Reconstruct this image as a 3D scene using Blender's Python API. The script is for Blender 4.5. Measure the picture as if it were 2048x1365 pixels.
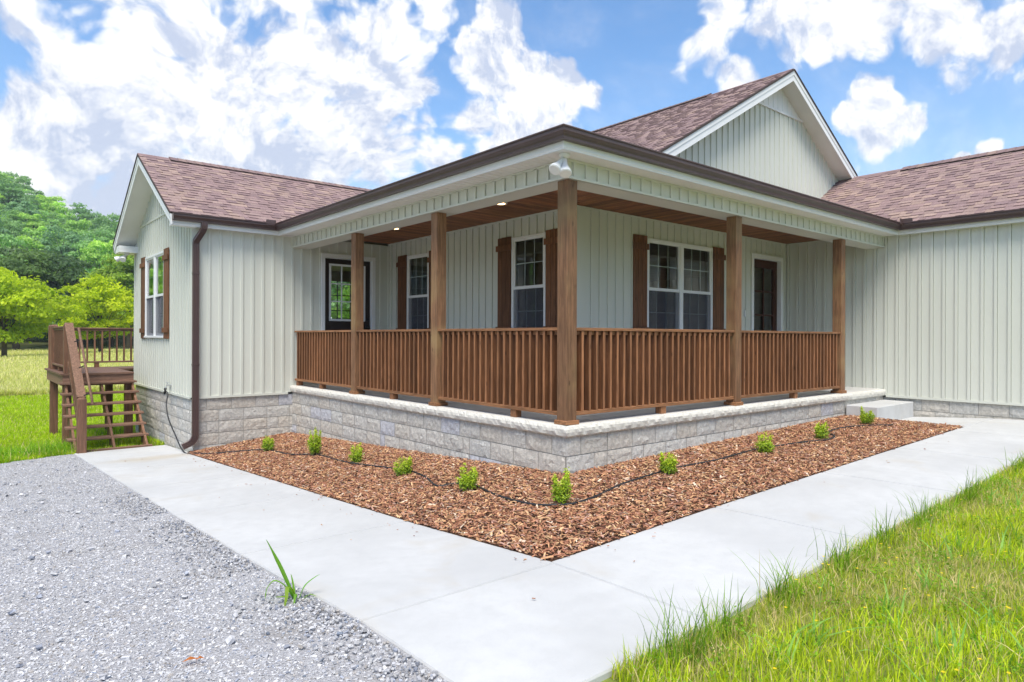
import bpy, math, random
import numpy as np
from mathutils import Vector
random.seed(7); rng = np.random.default_rng(7)
for o in list(bpy.data.objects): bpy.data.objects.remove(o)
scene = bpy.context.scene
R = math.radians

# ------------------------------------------------------------------ camera
cam = bpy.data.cameras.new('camera'); camo = bpy.data.objects.new('camera', cam)
scene.collection.objects.link(camo); scene.camera = camo
cam.sensor_width = 36; cam.lens = 1330/2048*36; cam.shift_y = -8/2048
cam.clip_start = 0.05; cam.clip_end = 3000
EYE = (-4.665, -4.700, 0.886)
camo.location = EYE
VIEW = 49.93
from mathutils import Matrix
camo.rotation_euler = (Matrix.Rotation(R(VIEW-90), 3, 'Z') @ Matrix.Rotation(R(90), 3, 'X') @ Matrix.Rotation(R(0.211), 3, 'Z')).to_euler()

# ------------------------------------------------------------------ world, sun, exposure
SUN_EL, SUN_AZ = 60, 226      # azimuth: direction towards the sun, CCW from +X
world = bpy.data.worlds.new('World'); scene.world = world; world.use_nodes = True
scene.view_settings.view_transform = 'Standard'; scene.view_settings.look = 'None'
scene.view_settings.exposure = 1.42; scene.view_settings.gamma = 1
scene.render.resolution_x = 1024; scene.render.resolution_y = 682
try:
    scene.cycles.max_bounces = 8; scene.cycles.volume_bounces = 0; scene.cycles.transparent_max_bounces = 12
except Exception: pass

class NT:
    def __init__(s, tree): s.t = tree; s.n = tree.nodes; s.l = tree.links
    def node(s, typ, **kw):
        n = s.n.new(typ)
        for k, v in kw.items(): setattr(n, k, v)
        return n
    def link(s, a, b): s.l.new(a, b)
    def put(s, sock, v):
        if hasattr(v, 'is_linked') or isinstance(v, bpy.types.NodeSocket): s.l.new(v, sock)
        else: sock.default_value = v
    def math(s, op, a, b=0.0, c=0.0, clamp=False):
        n = s.node('ShaderNodeMath', operation=op, use_clamp=clamp)
        s.put(n.inputs[0], a); s.put(n.inputs[1], b)
        if op in ('MULTIPLY_ADD', 'SMOOTH_MAX'): s.put(n.inputs[2], c)
        return n.outputs[0]
    def vmath(s, op, a, b=(0, 0, 0)):
        n = s.node('ShaderNodeVectorMath', operation=op); s.put(n.inputs[0], a); s.put(n.inputs[1], b)
        return n.outputs['Value'] if op in ('DISTANCE', 'DOT_PRODUCT', 'LENGTH') else n.outputs[0]
    def mapr(s, v, a, b, c=0., d=1., smooth=True):
        n = s.node('ShaderNodeMapRange', interpolation_type='SMOOTHSTEP' if smooth else 'LINEAR')
        s.put(n.inputs[0], v)
        for i, x in zip((1, 2, 3, 4), (a, b, c, d)): n.inputs[i].default_value = x
        return n.outputs[0]
    def mix(s, f, a, b, blend='MIX'):
        n = s.node('ShaderNodeMix', data_type='RGBA', blend_type=blend)
        s.put(n.inputs[0], f); s.put(n.inputs[6], a); s.put(n.inputs[7], b)
        return n.outputs[2]
    def noise(s, vec, scale, detail=4, rough=.55, dist=0.):
        n = s.node('ShaderNodeTexNoise'); s.put(n.inputs['Vector'], vec)
        n.inputs['Scale'].default_value = scale; n.inputs['Detail'].default_value = detail
        n.inputs['Roughness'].default_value = rough; n.inputs['Distortion'].default_value = dist
        return n.outputs[0]

def c4(c): return (c[0], c[1], c[2], 1.0)

def make_sky():
    N = NT(world.node_tree)
    for n in list(N.n): N.n.remove(n)
    sky = N.node('ShaderNodeTexSky', sky_type='NISHITA'); sky.sun_disc = False
    sky.sun_elevation = R(SUN_EL); sky.sun_rotation = R(90-SUN_AZ)
    sky.altitude = 200; sky.air_density = 1.1; sky.dust_density = 0.6; sky.ozone_density = 2.5
    tc = N.node('ShaderNodeTexCoord'); D = tc.outputs['Generated']
    warp = N.node('ShaderNodeTexNoise'); N.link(D, warp.inputs['Vector']); warp.inputs['Scale'].default_value = 3.2; warp.inputs['Detail'].default_value = 4
    w0 = N.vmath('SUBTRACT', warp.outputs['Color'], (.5, .5, .5))
    sc = N.node('ShaderNodeVectorMath', operation='SCALE'); N.link(w0, sc.inputs[0]); sc.inputs['Scale'].default_value = .19
    DW = N.vmath('ADD', D, sc.outputs[0])
    # cloud heaps: centre azimuth, elevation (degrees), angular radius (radians), weight
    blobs = CLOUDS
    cov = None
    for az, el, r, wt in blobs:
        c = (math.cos(R(el))*math.cos(R(az)), math.cos(R(el))*math.sin(R(az)), math.sin(R(el)))
        d = N.vmath('DISTANCE', DW, c)
        v = N.mapr(d, 0.0, r*1.25, wt, 0.0)
        cov = v if cov is None else N.math('MAXIMUM', cov, v)
    big = N.noise(N.vmath('ADD', D, (3.1, 1.7, 5.2)), 2.1, 3)
    sep = N.node('ShaderNodeSeparateXYZ'); N.link(D, sep.inputs[0])
    front = N.vmath('DOT_PRODUCT', D, (math.cos(R(VIEW)), math.sin(R(VIEW)), 0))
    rest = N.math('MULTIPLY', N.mapr(big, .40, .62), N.mapr(front, .35, .6, 1., 0.))
    cov = N.math('MAXIMUM', cov, rest)
    n1_ = N.noise(DW, 7.0, 9, .64)
    vo = N.node('ShaderNodeTexVoronoi'); N.link(DW, vo.inputs['Vector']); vo.inputs['Scale'].default_value = 13
    vo.inputs['Detail'].default_value = 2.0; vo.inputs['Roughness'].default_value = .6; vo.inputs['Lacunarity'].default_value = 2.4
    f1 = N.math('ADD', N.math('MULTIPLY', n1_, .85), N.math('MULTIPLY', N.math('SUBTRACT', 1.0, vo.outputs['Distance']), .34))
    n2_ = N.noise(N.vmath('ADD', DW, (0.008, 0.010, .022)), 7.0, 9, .64)
    thin = N.noise(D, 2.7, 8, .62, .6)
    dens = N.math('ADD', cov, N.math('MULTIPLY', N.math('SUBTRACT', f1, .395), 1.55))
    mask = N.mapr(dens, .32, .64)
    wisp = N.math('MULTIPLY', N.mapr(thin, .42, .74), .50)
    mask = N.math('MAXIMUM', mask, wisp)
    relief = N.math('MULTIPLY', N.math('SUBTRACT', n1_, n2_), 8.5)
    soft = N.noise(DW, 3.2, 5, .55)
    lit = N.math('ADD', N.math('ADD', .60, relief), N.math('MULTIPLY', N.math('SUBTRACT', soft, .5), -2.9), clamp=True)
    ccol = N.mix(lit, c4((.235, .265, .335)), c4((.46, .455, .45)))
    tint = N.mix(1.0, sky.outputs[0], c4((.056, .073, .084)), 'MULTIPLY')
    col = N.mix(mask, tint, ccol)
    horizon = N.mapr(sep.outputs[2], -.05, .42, .42, 0.)
    col = N.mix(horizon, col, c4((.30, .335, .385)))
    bg = N.node('ShaderNodeBackground'); N.link(col, bg.inputs[0]); bg.inputs[1].default_value = 1.0
    out = N.node('ShaderNodeOutputWorld'); N.link(bg.outputs[0], out.inputs[0])

def dirs(px, py, r, wt=1.0):
    "photo direction of a cloud heap -> azimuth, elevation, radius"
    az = VIEW + math.degrees(math.atan((1024-px)/1330)); rr = math.hypot(1330, 1024-px)
    return (az, math.degrees(math.atan((674.5-py)/rr)), r/rr, wt)
CLOUDS = [dirs(*a) for a in (
    (230,250,270),(450,200,270),(640,110,170),(90,450,210),(340,420,160),(700,250,180),(775,165,90),(60,60,160,.6),(540,340,200,.9),(760,330,110,.8),
    (60,250,200),(830,320,70,.5),(600,450,220,.75),(420,60,160,.5),(640,330,170,.9),(960,110,90),(1010,40,100),(1050,180,150),(1010,290,130),(1150,160,90),(1215,190,50,.8),(930,240,70,.9),(1110,250,90,.9),
    (850,2,70,.6),(700,20,150,.8),(560,60,150,.8),(880,330,70,.7),(330,90,200,.8),(250,430,160,.9),(1430,50,90,.8),(1560,30,140,.85),(1720,-10,130,.8),(1880,20,140,.85),(2030,20,120,.85),(1880,110,80,.7),(1480,130,60,.7),
    (1730,195,95),(1800,205,70,.9),(1670,215,55,.8),(1990,285,38,.85),(1940,302,28,.7),(1730,110,30,.5))]
make_sky()
sun = bpy.data.lights.new('sun', 'SUN'); suno = bpy.data.objects.new('sun', sun); scene.collection.objects.link(suno)
sun.energy = 1.8; sun.angle = R(30); sun.color = (1.0, .94, .84)
sd = Vector((math.cos(R(SUN_EL))*math.cos(R(SUN_AZ)), math.cos(R(SUN_EL))*math.sin(R(SUN_AZ)), math.sin(R(SUN_EL))))
suno.rotation_euler = sd.to_track_quat('Z', 'Y').to_euler()

# ------------------------------------------------------------------ materials
def material(name):
    m = bpy.data.materials.new(name); m.use_nodes = True
    N = NT(m.node_tree); b = N.n['Principled BSDF']
    return m, N, b
def pos(N, scale=(1, 1, 1)):
    g = N.node('ShaderNodeNewGeometry'); v = g.outputs['Position']
    return N.vmath('MULTIPLY', v, scale)
def bump(N, b, h, strength=.4, dist=.01):
    n = N.node('ShaderNodeBump'); n.inputs['Strength'].default_value = strength; n.inputs['Distance'].default_value = dist
    N.link(h, n.inputs['Height']); N.link(n.outputs[0], b.inputs['Normal'])
def simple(name, col, rough=.6, var=.12, vscale=3., bscale=60., bstr=.15, bdist=.004, spec=.5, metal=0., stretch=(1, 1, 1), attr=False):
    m, N, b = material(name)
    p = pos(N, stretch)
    n1 = N.noise(p, vscale, 5, .6)
    lo = tuple(x*(1-var) for x in col); hi = tuple(min(1, x*(1+var)) for x in col)
    c = N.mix(N.mapr(n1, .3, .7), c4(lo), c4(hi))
    if attr:
        a = N.node('ShaderNodeAttribute'); a.attribute_name = 'Col'
        c = N.mix(1.0, c, a.outputs[0], 'MULTIPLY')
    N.link(c, b.inputs['Base Color']); b.inputs['Roughness'].default_value = rough
    b.inputs['Specular IOR Level'].default_value = spec; b.inputs['Metallic'].default_value = metal
    if bstr: bump(N, b, N.noise(p, bscale, 4, .6), bstr, bdist)
    return m
def wood(name, col, axis, var=.35, dark=(.35, .3, .28), pale=None, rough=.62):
    m, N, b = material(name)
    st = [14., 14., 14.]; st[axis] = .9
    p = pos(N, tuple(st))
    g = N.noise(p, 3.0, 7, .65, .8)
    fine = N.noise(pos(N, tuple(x*6 for x in st)), 3.0, 3, .6)
    big = N.noise(pos(N), 1.6, 3, .5)
    c = N.mix(N.mapr(g, .35, .68), c4(tuple(x*(1-var) for x in col)), c4(tuple(x*(1+var*.8) for x in col)))
    c = N.mix(N.math('MULTIPLY', N.mapr(fine, .5, .75), .35), c, c4(tuple(x*d for x, d in zip(col, dark))))
    if pale is not None:
        c = N.mix(N.math('MULTIPLY', N.mapr(big, .45, .7), .75), c, c4(pale))
    # knots
    vor = N.node('ShaderNodeTexVoronoi'); ks = [7., 7., 7.]; ks[axis] = 2.6
    N.link(pos(N, tuple(ks)), vor.inputs['Vector']); vor.inputs['Scale'].default_value = 1.0
    k = N.mapr(vor.outputs['Distance'], .04, .10, .7, 0.)
    c = N.mix(k, c, c4(tuple(x*.28 for x in col)))
    a = N.node('ShaderNodeAttribute'); a.attribute_name = 'Col'
    at = N.mix(N.math('GREATER_THAN', N.vmath('LENGTH', a.outputs['Vector']), .001), c4((1, 1, 1)), a.outputs['Color'])
    c = N.mix(1.0, c, at, 'MULTIPLY')
    oi = N.node('ShaderNodeObjectInfo')
    c = N.mix(1.0, c, N.mix(oi.outputs['Random'], c4((.78, .76, .74)), c4((1.16, 1.13, 1.1))), 'MULTIPLY')
    N.link(c, b.inputs['Base Color']); b.inputs['Roughness'].default_value = rough
    b.inputs['Specular IOR Level'].default_value = .35
    bump(N, b, N.math('ADD', g, N.math('MULTIPLY', fine, .5)), .35, .003)
    return m
def vcol(name, rough=.7, var=.2, vscale=20., bstr=.2, bscale=150., bdist=.003, spec=.3, transl=0., objrand=0.):
    m, N, b = material(name)
    a = N.node('ShaderNodeAttribute'); a.attribute_name = 'Col'
    n1 = N.noise(pos(N), vscale, 4, .6)
    c = N.mix(N.mapr(n1, .3, .7), c4((1-var,)*3), c4((1+var,)*3))
    c = N.mix(1.0, a.outputs[0], c, 'MULTIPLY')
    if objrand:
        oi = N.node('ShaderNodeObjectInfo')
        c = N.mix(1.0, c, N.mix(oi.outputs['Random'], c4((1-objrand, 1-objrand*.7, 1-objrand*.2)), c4((1+objrand, 1+objrand*.6, 1-objrand*.3))), 'MULTIPLY')
    N.link(c, b.inputs['Base Color']); b.inputs['Roughness'].default_value = rough
    b.inputs['Specular IOR Level'].default_value = spec
    if bstr: bump(N, b, N.noise(pos(N), bscale, 3, .6), bstr, bdist)
    if transl:
        t = N.node('ShaderNodeBsdfTranslucent'); N.link(N.mix(1.0, c, c4((1.25, 1.35, .6)), 'MULTIPLY'), t.inputs[0])
        ms = N.node('ShaderNodeMixShader'); ms.inputs[0].default_value = transl
        N.link(b.outputs[0], ms.inputs[1]); N.link(t.outputs[0], ms.inputs[2])
        N.link(ms.outputs[0], N.n['Material Output'].inputs[0])
    return m

M = {}
M['siding'] = simple('vinyl_siding', (.625, .638, .575), .46, .03, 1.2, 8, .05, .002, .4, stretch=(1, 1, .3))
M['white'] = simple('white_vinyl', (.78, .79, .80), .4, .03, 2, 30, .03, .001, .4)
M['soffit'] = simple('soffit_vinyl', (.76, .75, .73), .5, .04, 2, 30, .03, .001, .4)
M['cream'] = simple('beam_wrap', (.60, .59, .52), .45, .04, 1.5, 12, .10, .004, .4)
M['gutter'] = simple('brown_aluminium', (.080, .050, .048), .36, .10, 2.5, 9, .05, .003, .5)
M['bronze'] = simple('dark_bronze', (.02, .018, .016), .35, .1)
M['door'] = simple('dark_door_paint', (.022, .012, .010), .42, .15, 3, 40, .05)
M['wz'] = wood('stained_wood_upright', (.27, .125, .058), 2)
M['wx'] = wood('stained_wood_along_x', (.29, .14, .066), 0)
M['wy'] = wood('stained_wood_along_y', (.30, .145, .068), 1)
M['post'] = wood('stained_post', (.235, .125, .066), 2, pale=(.31, .215, .10))
M['shutter'] = wood('shutter_wood', (.18, .077, .036), 2, .38)
M['dz'] = wood('deck_wood_upright', (.20, .105, .066), 2)
M['dx'] = wood('deck_wood_along_x', (.23, .135, .095), 0)
M['dy'] = wood('deck_wood_along_y', (.21, .12, .08), 1)
M['ceil_x'] = wood('ceiling_board_x', (.28, .115, .052), 0, .45)
M['ceil_y'] = wood('ceiling_board_y', (.28, .115, .052), 1, .45)
M['doorwood'] = wood('door_wood', (.060, .022, .012), 2)
M['block'] = vcol('split_face_block', .9, .16, 26, .7, 70, .008, .2)
M['mortar'] = simple('mortar', (.36, .345, .32), .95, .15, 8, 90, .4, .004, .2)
M['coping'] = vcol('rock_face_coping', .88, .08, 14, .5, 45, .006, .25)
M['shingle'] = vcol('roof_shingle', .93, .18, 45, .5, 400, .003, .2)
M['deckroof'] = simple('roof_edge', (.05, .035, .03), .8)
M['interior'] = simple('interior_wall', (.42, .40, .36), .8)
M['intfloor'] = simple('interior_floor', (.10, .07, .05), .5)
M['rubber'] = simple('black_rubber', (.018, .019, .022), .5, .2, 30, 200, .3)
M['leafless'] = simple('bark', (.11, .085, .06), .9, .35, 4, 18, .9, .03, .2, stretch=(1, 1, .25))
M['leaf'] = vcol('foliage', .55, .10, .4, 0, 1, 1, .25, .42, .14)
M['grass'] = vcol('grass_blades', .55, .12, 2., 0, 1, 1, .25, .46)
M['shrub'] = vcol('shrub_leaves', .45, .15, 30., 0, 1, 1, .4, .30)
M['mulch'] = vcol('mulch_chips', .8, .15, 60., .3, 200, .002, .25)
M['stone'] = vcol('gravel_stones', .85, .16, 50., .35, 220, .002, .25)
M['petal'] = vcol('petal', .5, .05, 10, 0, 1, 1, .3, .3)
M['pale_metal'] = simple('galvanised_metal', (.55, .56, .57), .35, .1, 20, 60, .1, metal=.7)

def concrete(name, base, stain=.35):
    m, N, b = material(name)
    p = pos(N)
    n1 = N.noise(p, .9, 6, .6); n2 = N.noise(p, 7., 6, .65); n3 = N.noise(p, 160., 3, .6)
    c = N.mix(N.mapr(n1, .3, .7), c4(tuple(x*.90 for x in base)), c4(tuple(x*1.06 for x in base)))
    c = N.mix(N.math('MULTIPLY', N.mapr(n2, .35, .75), .5), c, c4(tuple(x*.84 for x in base)))
    n5 = N.noise(N.vmath('ADD', p, (7, 3, 1)), 1.6, 4, .55, .6)
    c = N.mix(N.math('MULTIPLY', N.mapr(n5, .54, .76), stain), c, c4((base[0]*.86, base[1]*.78, base[2]*.66)))
    # rusty tan run-off stain below the downspout elbow
    dd = N.vmath('LENGTH', N.vmath('MULTIPLY', N.vmath('SUBTRACT', p, (-2.15, 6.85, -1.02)), (1.0, 1.7, .5)))
    dd = N.math('ADD', dd, N.math('MULTIPLY', N.math('SUBTRACT', n1, .5), 1.1))
    c = N.mix(N.mapr(dd, .15, .85, .55, 0.), c, c4((base[0]*.80, base[1]*.66, base[2]*.46)))
    vor = N.node('ShaderNodeTexVoronoi'); N.link(p, vor.inputs['Vector']); vor.inputs['Scale'].default_value = 34
    pit = N.mapr(vor.outputs['Distance'], .035, .075, 1., 0.)
    gate = N.mapr(N.noise(p, 2.3, 2), .52, .62)
    pit = N.math('MULTIPLY', pit, gate)
    c = N.mix(N.math('MULTIPLY', N.mapr(n3, .45, .75), .28), c, c4(tuple(x*.78 for x in base)))
    c = N.mix(N.math('MULTIPLY', pit, .7), c, c4(tuple(x*.35 for x in base)))
    N.link(c, b.inputs['Base Color']); b.inputs['Roughness'].default_value = .86; b.inputs['Specular IOR Level'].default_value = .25
    # broom finish runs across the walk
    br = N.noise(pos(N, (4., 60., 1.)), 2.5, 3, .6)
    h = N.math('ADD', N.math('MULTIPLY', n3, .6), N.math('MULTIPLY', br, .8))
    bump(N, b, h, .4, .003)
    return m
M['concrete'] = concrete('walk_concrete', (.515, .52, .525), .4)
M['slab'] = concrete('porch_concrete', (.58, .575, .56), .2)

def gravel_base():
    m, N, b = material('gravel_fines'); p = pos(N)
    v = N.node('ShaderNodeTexVoronoi'); N.link(p, v.inputs['Vector']); v.inputs['Scale'].default_value = 95
    v2 = N.node('ShaderNodeTexVoronoi'); N.link(p, v2.inputs['Vector']); v2.inputs['Scale'].default_value = 260
    s = N.node('ShaderNodeSeparateColor'); N.link(v.outputs['Color'], s.inputs[0])
    c = N.mix(s.outputs[0], c4((.36, .355, .375)), c4((.52, .515, .53)))
    c = N.mix(N.math('MULTIPLY', N.mapr(N.noise(p, 1.3, 5, .6), .5, .72), .45), c, c4((.24, .21, .18)))
    N.link(c, b.inputs['Base Color']); b.inputs['Roughness'].default_value = .95
    h = N.math('ADD', N.math('MULTIPLY', v.outputs['Distance'], -1.2), N.math('MULTIPLY', v2.outputs['Distance'], -.6))
    bump(N, b, h, .8, .012); return m
M['gravel'] = gravel_base()
def ground_mat():
    m, N, b = material('field_ground'); p = pos(N)
    s = N.node('ShaderNodeSeparateXYZ'); N.link(p, s.inputs[0])
    n1 = N.noise(p, .35, 6, .65); n2 = N.noise(p, 9., 5, .7); n3 = N.noise(pos(N, (.3, 1, 1)), .22, 4, .6)
    lawn = N.mix(N.mapr(n2, .3, .7), c4((.11, .15, .022)), c4((.24, .28, .07)))
    hay = N.mix(N.mapr(n3, .35, .65), c4((.30, .32, .11)), c4((.50, .48, .22)))
    yy = N.math('ADD', s.outputs[1], N.math('MULTIPLY', n1, 6.))
    xx = N.math('ADD', yy, N.math('MULTIPLY', s.outputs[0], .35))
    c = N.mix(N.mapr(xx, 29., 31.), lawn, hay)
    far = N.mapr(N.vmath('LENGTH', p), 112., 125.)
    c = N.mix(far, c, c4((.030, .045, .014)))
    N.link(c, b.inputs['Base Color']); b.inputs['Roughness'].default_value = .95; b.inputs['Specular IOR Level'].default_value = .1
    bump(N, b, n2, .6, .05); return m
M['ground'] = ground_mat()
def soil():
    return simple('mulch_soil', (.085, .045, .028), .95, .4, 18, 120, .8, .02, .2)
M['soil'] = soil()
def glass_mat(name, tint=(.86, .90, .88), boost=1.0):
    m = bpy.data.materials.new(name); m.use_nodes = True; N = NT(m.node_tree)
    for n in list(N.n): N.n.remove(n)
    tr = N.node('ShaderNodeBsdfTransparent'); tr.inputs[0].default_value = c4(tint)
    gl = N.node('ShaderNodeBsdfGlossy'); gl.inputs[0].default_value = (1, 1, 1, 1); gl.inputs['Roughness'].default_value = .015
    bn = N.node('ShaderNodeBump'); bn.inputs['Strength'].default_value = .04; bn.inputs['Distance'].default_value = .02
    N.link(N.noise(pos(N), 3., 2), bn.inputs['Height']); N.link(bn.outputs[0], gl.inputs['Normal'])
    fr = N.node('ShaderNodeFresnel'); fr.inputs[0].default_value = 1.62
    f = N.math('MULTIPLY', fr.outputs[0], boost, clamp=True)
    ms = N.node('ShaderNodeMixShader'); N.link(f, ms.inputs[0]); N.link(tr.outputs[0], ms.inputs[1]); N.link(gl.outputs[0], ms.inputs[2])
    o = N.node('ShaderNodeOutputMaterial'); N.link(ms.outputs[0], o.inputs[0]); return m
M['glass'] = glass_mat('window_glass', (.80, .85, .82), 1.5)
def screen_mat():
    m = bpy.data.materials.new('insect_screen'); m.use_nodes = True; N = NT(m.node_tree)
    for n in list(N.n): N.n.remove(n)
    tr = N.node('ShaderNodeBsdfTransparent'); df = N.node('ShaderNodeBsdfDiffuse'); df.inputs[0].default_value = (.10, .105, .13, 1)
    ms = N.node('ShaderNodeMixShader'); ms.inputs[0].default_value = .55
    N.link(tr.outputs[0], ms.inputs[1]); N.link(df.outputs[0], ms.inputs[2])
    o = N.node('ShaderNodeOutputMaterial'); N.link(ms.outputs[0], o.inputs[0]); return m
M['screen'] = screen_mat()
def emit(name, col, s):
    m, N, b = material(name); b.inputs['Emission Color'].default_value = c4(col); b.inputs['Emission Strength'].default_value = s
    b.inputs['Base Color'].default_value = c4(col); return m
M['lamp'] = emit('warm_led', (1.0, .62, .25), 5.0)

# ------------------------------------------------------------------ object helpers
col_ = scene.collection
WL = {}
def tag(o, label=None, cat=None, group=None, kind=None):
    if label: o['label'] = label
    if cat: o['category'] = cat
    if group: o['group'] = group
    if kind: o['kind'] = kind
    return o
def empty(name, loc):
    o = bpy.data.objects.new(name, None); o.location = loc; o.empty_display_size = .2; col_.objects.link(o)
    WL[o.name] = Vector(loc); return o
def link_mesh(name, me, mat, parent=None, origin=None, loc=None):
    o = bpy.data.objects.new(name, me); col_.objects.link(o)
    if mat is not None and not me.materials: me.materials.append(mat)
    if parent is not None:
        o.parent = parent; WL[o.name] = WL[parent.name].copy()
        if loc is not None: o.location = Vector(loc)-WL[parent.name]; WL[o.name] = Vector(loc)
    else:
        o.location = origin or (0, 0, 0); WL[o.name] = Vector(origin or (0, 0, 0))
    return o
class MB:
    def __init__(s): s.v = []; s.f = []; s.c = []; s.cc = None
    def add(s, vs, fs):
        b = len(s.v); s.v += [tuple(p) for p in vs]; s.f += [tuple(b+i for i in f) for f in fs]
        s.c += [s.cc]*len(fs); return s
    def quad(s, a, b, c, d): return s.add([a, b, c, d], [(0, 1, 2, 3)])
    def box(s, x0, x1, y0, y1, z0, z1):
        return s.add([(x0,y0,z0),(x1,y0,z0),(x1,y1,z0),(x0,y1,z0),(x0,y0,z1),(x1,y0,z1),(x1,y1,z1),(x0,y1,z1)],
                     [(3,2,1,0),(4,5,6,7),(0,1,5,4),(1,2,6,5),(2,3,7,6),(3,0,4,7)])
    def hexa(s, lo, hi):   # two matching quads
        return s.add(list(lo)+list(hi), [(3,2,1,0),(4,5,6,7),(0,1,5,4),(1,2,6,5),(2,3,7,6),(3,0,4,7)])
    def fbox(s, F, u0, u1, d0, d1, z0, z1):
        P = lambda u, d, z: (F[0]+u*F[2]+d*F[4], F[1]+u*F[3]+d*F[5], z)
        return s.hexa([P(u0,d0,z0),P(u1,d0,z0),P(u1,d1,z0),P(u0,d1,z0)], [P(u0,d0,z1),P(u1,d0,z1),P(u1,d1,z1),P(u0,d1,z1)])
    def bar(s, a, b, w, h, up=(0, 0, 1)):
        a = Vector(a); b = Vector(b); d = (b-a).normalized(); u = Vector(up); sd_ = d.cross(u).normalized(); u = sd_.cross(d).normalized()
        q = lambda p: [p+sd_*w/2-u*h/2, p-sd_*w/2-u*h/2, p-sd_*w/2+u*h/2, p+sd_*w/2+u*h/2]
        return s.hexa(q(a), q(b))
    def tube(s, pts, r, n=8, rr=None, cap=True, flat=1.0):
        pts = [Vector(p) for p in pts]; rings = []
        prev = None
        for i, p in enumerate(pts):
            d = (pts[min(i+1, len(pts)-1)]-pts[max(i-1, 0)]).normalized()
            ref = Vector((0, 0, 1)) if abs(d.z) < .93 else Vector((1, 0, 0))
            a = d.cross(ref).normalized(); b = a.cross(d).normalized()
            q = rr[i] if rr else r
            rings.append([p+a*math.cos(2*math.pi*k/n)*q+b*math.sin(2*math.pi*k/n)*q*flat for k in range(n)])
        vs = [v for g in rings for v in g]; fs = []
        for i in range(len(rings)-1):
            for k in range(n): fs.append((i*n+k, i*n+(k+1) % n, (i+1)*n+(k+1) % n, (i+1)*n+k))
        if cap: fs.append(tuple(range(n-1, -1, -1))); fs.append(tuple((len(rings)-1)*n+k for k in range(n)))
        return s.add(vs, fs)
    def build(s, name, mat, parent=None, origin=None, smooth=False, loc=None):
        me = bpy.data.meshes.new(name)
        o_ = WL[parent.name] if parent is not None else Vector(origin or (0, 0, 0))
        if loc is not None: o_ = Vector((0, 0, 0))
        me.from_pydata([(a-o_.x, b-o_.y, c-o_.z) for a, b, c in s.v], [], s.f)
        if any(c is not None for c in s.c):
            at = me.color_attributes.new('Col', 'FLOAT_COLOR', 'CORNER'); arr = []
            for f, c in zip(s.f, s.c):
                c = c or (1, 1, 1); arr += [c[0], c[1], c[2], 1.0]*len(f)
            at.data.foreach_set('color', arr)
        if smooth: me.polygons.foreach_set('use_smooth', [True]*len(me.polygons))
        me.update(); return link_mesh(name, me, mat, parent, origin, loc)
def npmesh(name, V, Q, C, mat, parent=None, origin=None, smooth=False):
    "V (n,3), Q (m,k) same-size faces, C (n,3) point colours"
    me = bpy.data.meshes.new(name); V = np.asarray(V, np.float32); Q = np.asarray(Q, np.int32)
    o_ = WL[parent.name] if parent is not None else Vector(origin or (0, 0, 0))
    V = V-np.array(o_, np.float32); k = Q.shape[1]
    me.vertices.add(len(V)); me.vertices.foreach_set('co', V.ravel())
    me.loops.add(Q.size); me.loops.foreach_set('vertex_index', Q.ravel())
    me.polygons.add(len(Q)); me.polygons.foreach_set('loop_start', np.arange(len(Q), dtype=np.int32)*k)
    if C is not None:
        at = me.color_attributes.new('Col', 'FLOAT_COLOR', 'POINT'); c = np.ones((len(V), 4), np.float32); c[:, :3] = C
        at.data.foreach_set('color', c.ravel())
    me.polygons.foreach_set('use_smooth', np.full(len(Q), bool(smooth)))
    me.update(calc_edges=True); return link_mesh(name, me, mat, parent, origin)
def copy_tree(o, loc, parent=None, scale=None, rz=None):
    c = o.copy(); col_.objects.link(c); c.parent = parent
    if parent is None:
        c.location = loc
        if scale is not None: c.scale = scale
        if rz is not None: c.rotation_euler = (0, 0, rz)
    for ch in list(o.children): copy_tree(ch, None, c)
    return c
def bevel(o, w=.004, seg=2):
    m = o.modifiers.new('edge', 'BEVEL'); m.width = w; m.segments = seg; m.limit_method = 'ANGLE'; return o

# ------------------------------------------------------------------ ground heights
GX = ([-3, -1.7, 0, 3, 6, 12], [-.55, -.55, -.5, -.43, -.37, -.34])
GY = ([-10, -2, -1.6, 0, 2, 7, 9, 15], [-.5, -.54, -.55, -.66, -.77, -1.03, -1.13, -1.3])
def G(x, y): return np.interp(x, *GX)+np.interp(y, *GY)+.55
def hill(x, y):
    dx = np.asarray(x)-EYE[0]; dy = np.asarray(y)-EYE[1]
    az = np.degrees(np.arctan2(dy, dx)); r = np.hypot(dx, dy)
    H = np.interp(az, [-180, 40, 64, 80.4, 84.2, 87.5, 95, 110, 150, 180], [20, 0, 0, 26, 31, 41, 50, 48, 40, 20])
    t = np.clip((r-112)/158, 0, 1); return H*t*t*(3-2*t)
def GF(x, y): return G(x, y)+hill(x, y)
def MU(x, y):
    d = np.minimum(np.asarray(x)+1.72, np.asarray(y)+1.6)
    return G(x, y)+.005+.115*np.clip(d/1.5, 0, 1)

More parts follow.
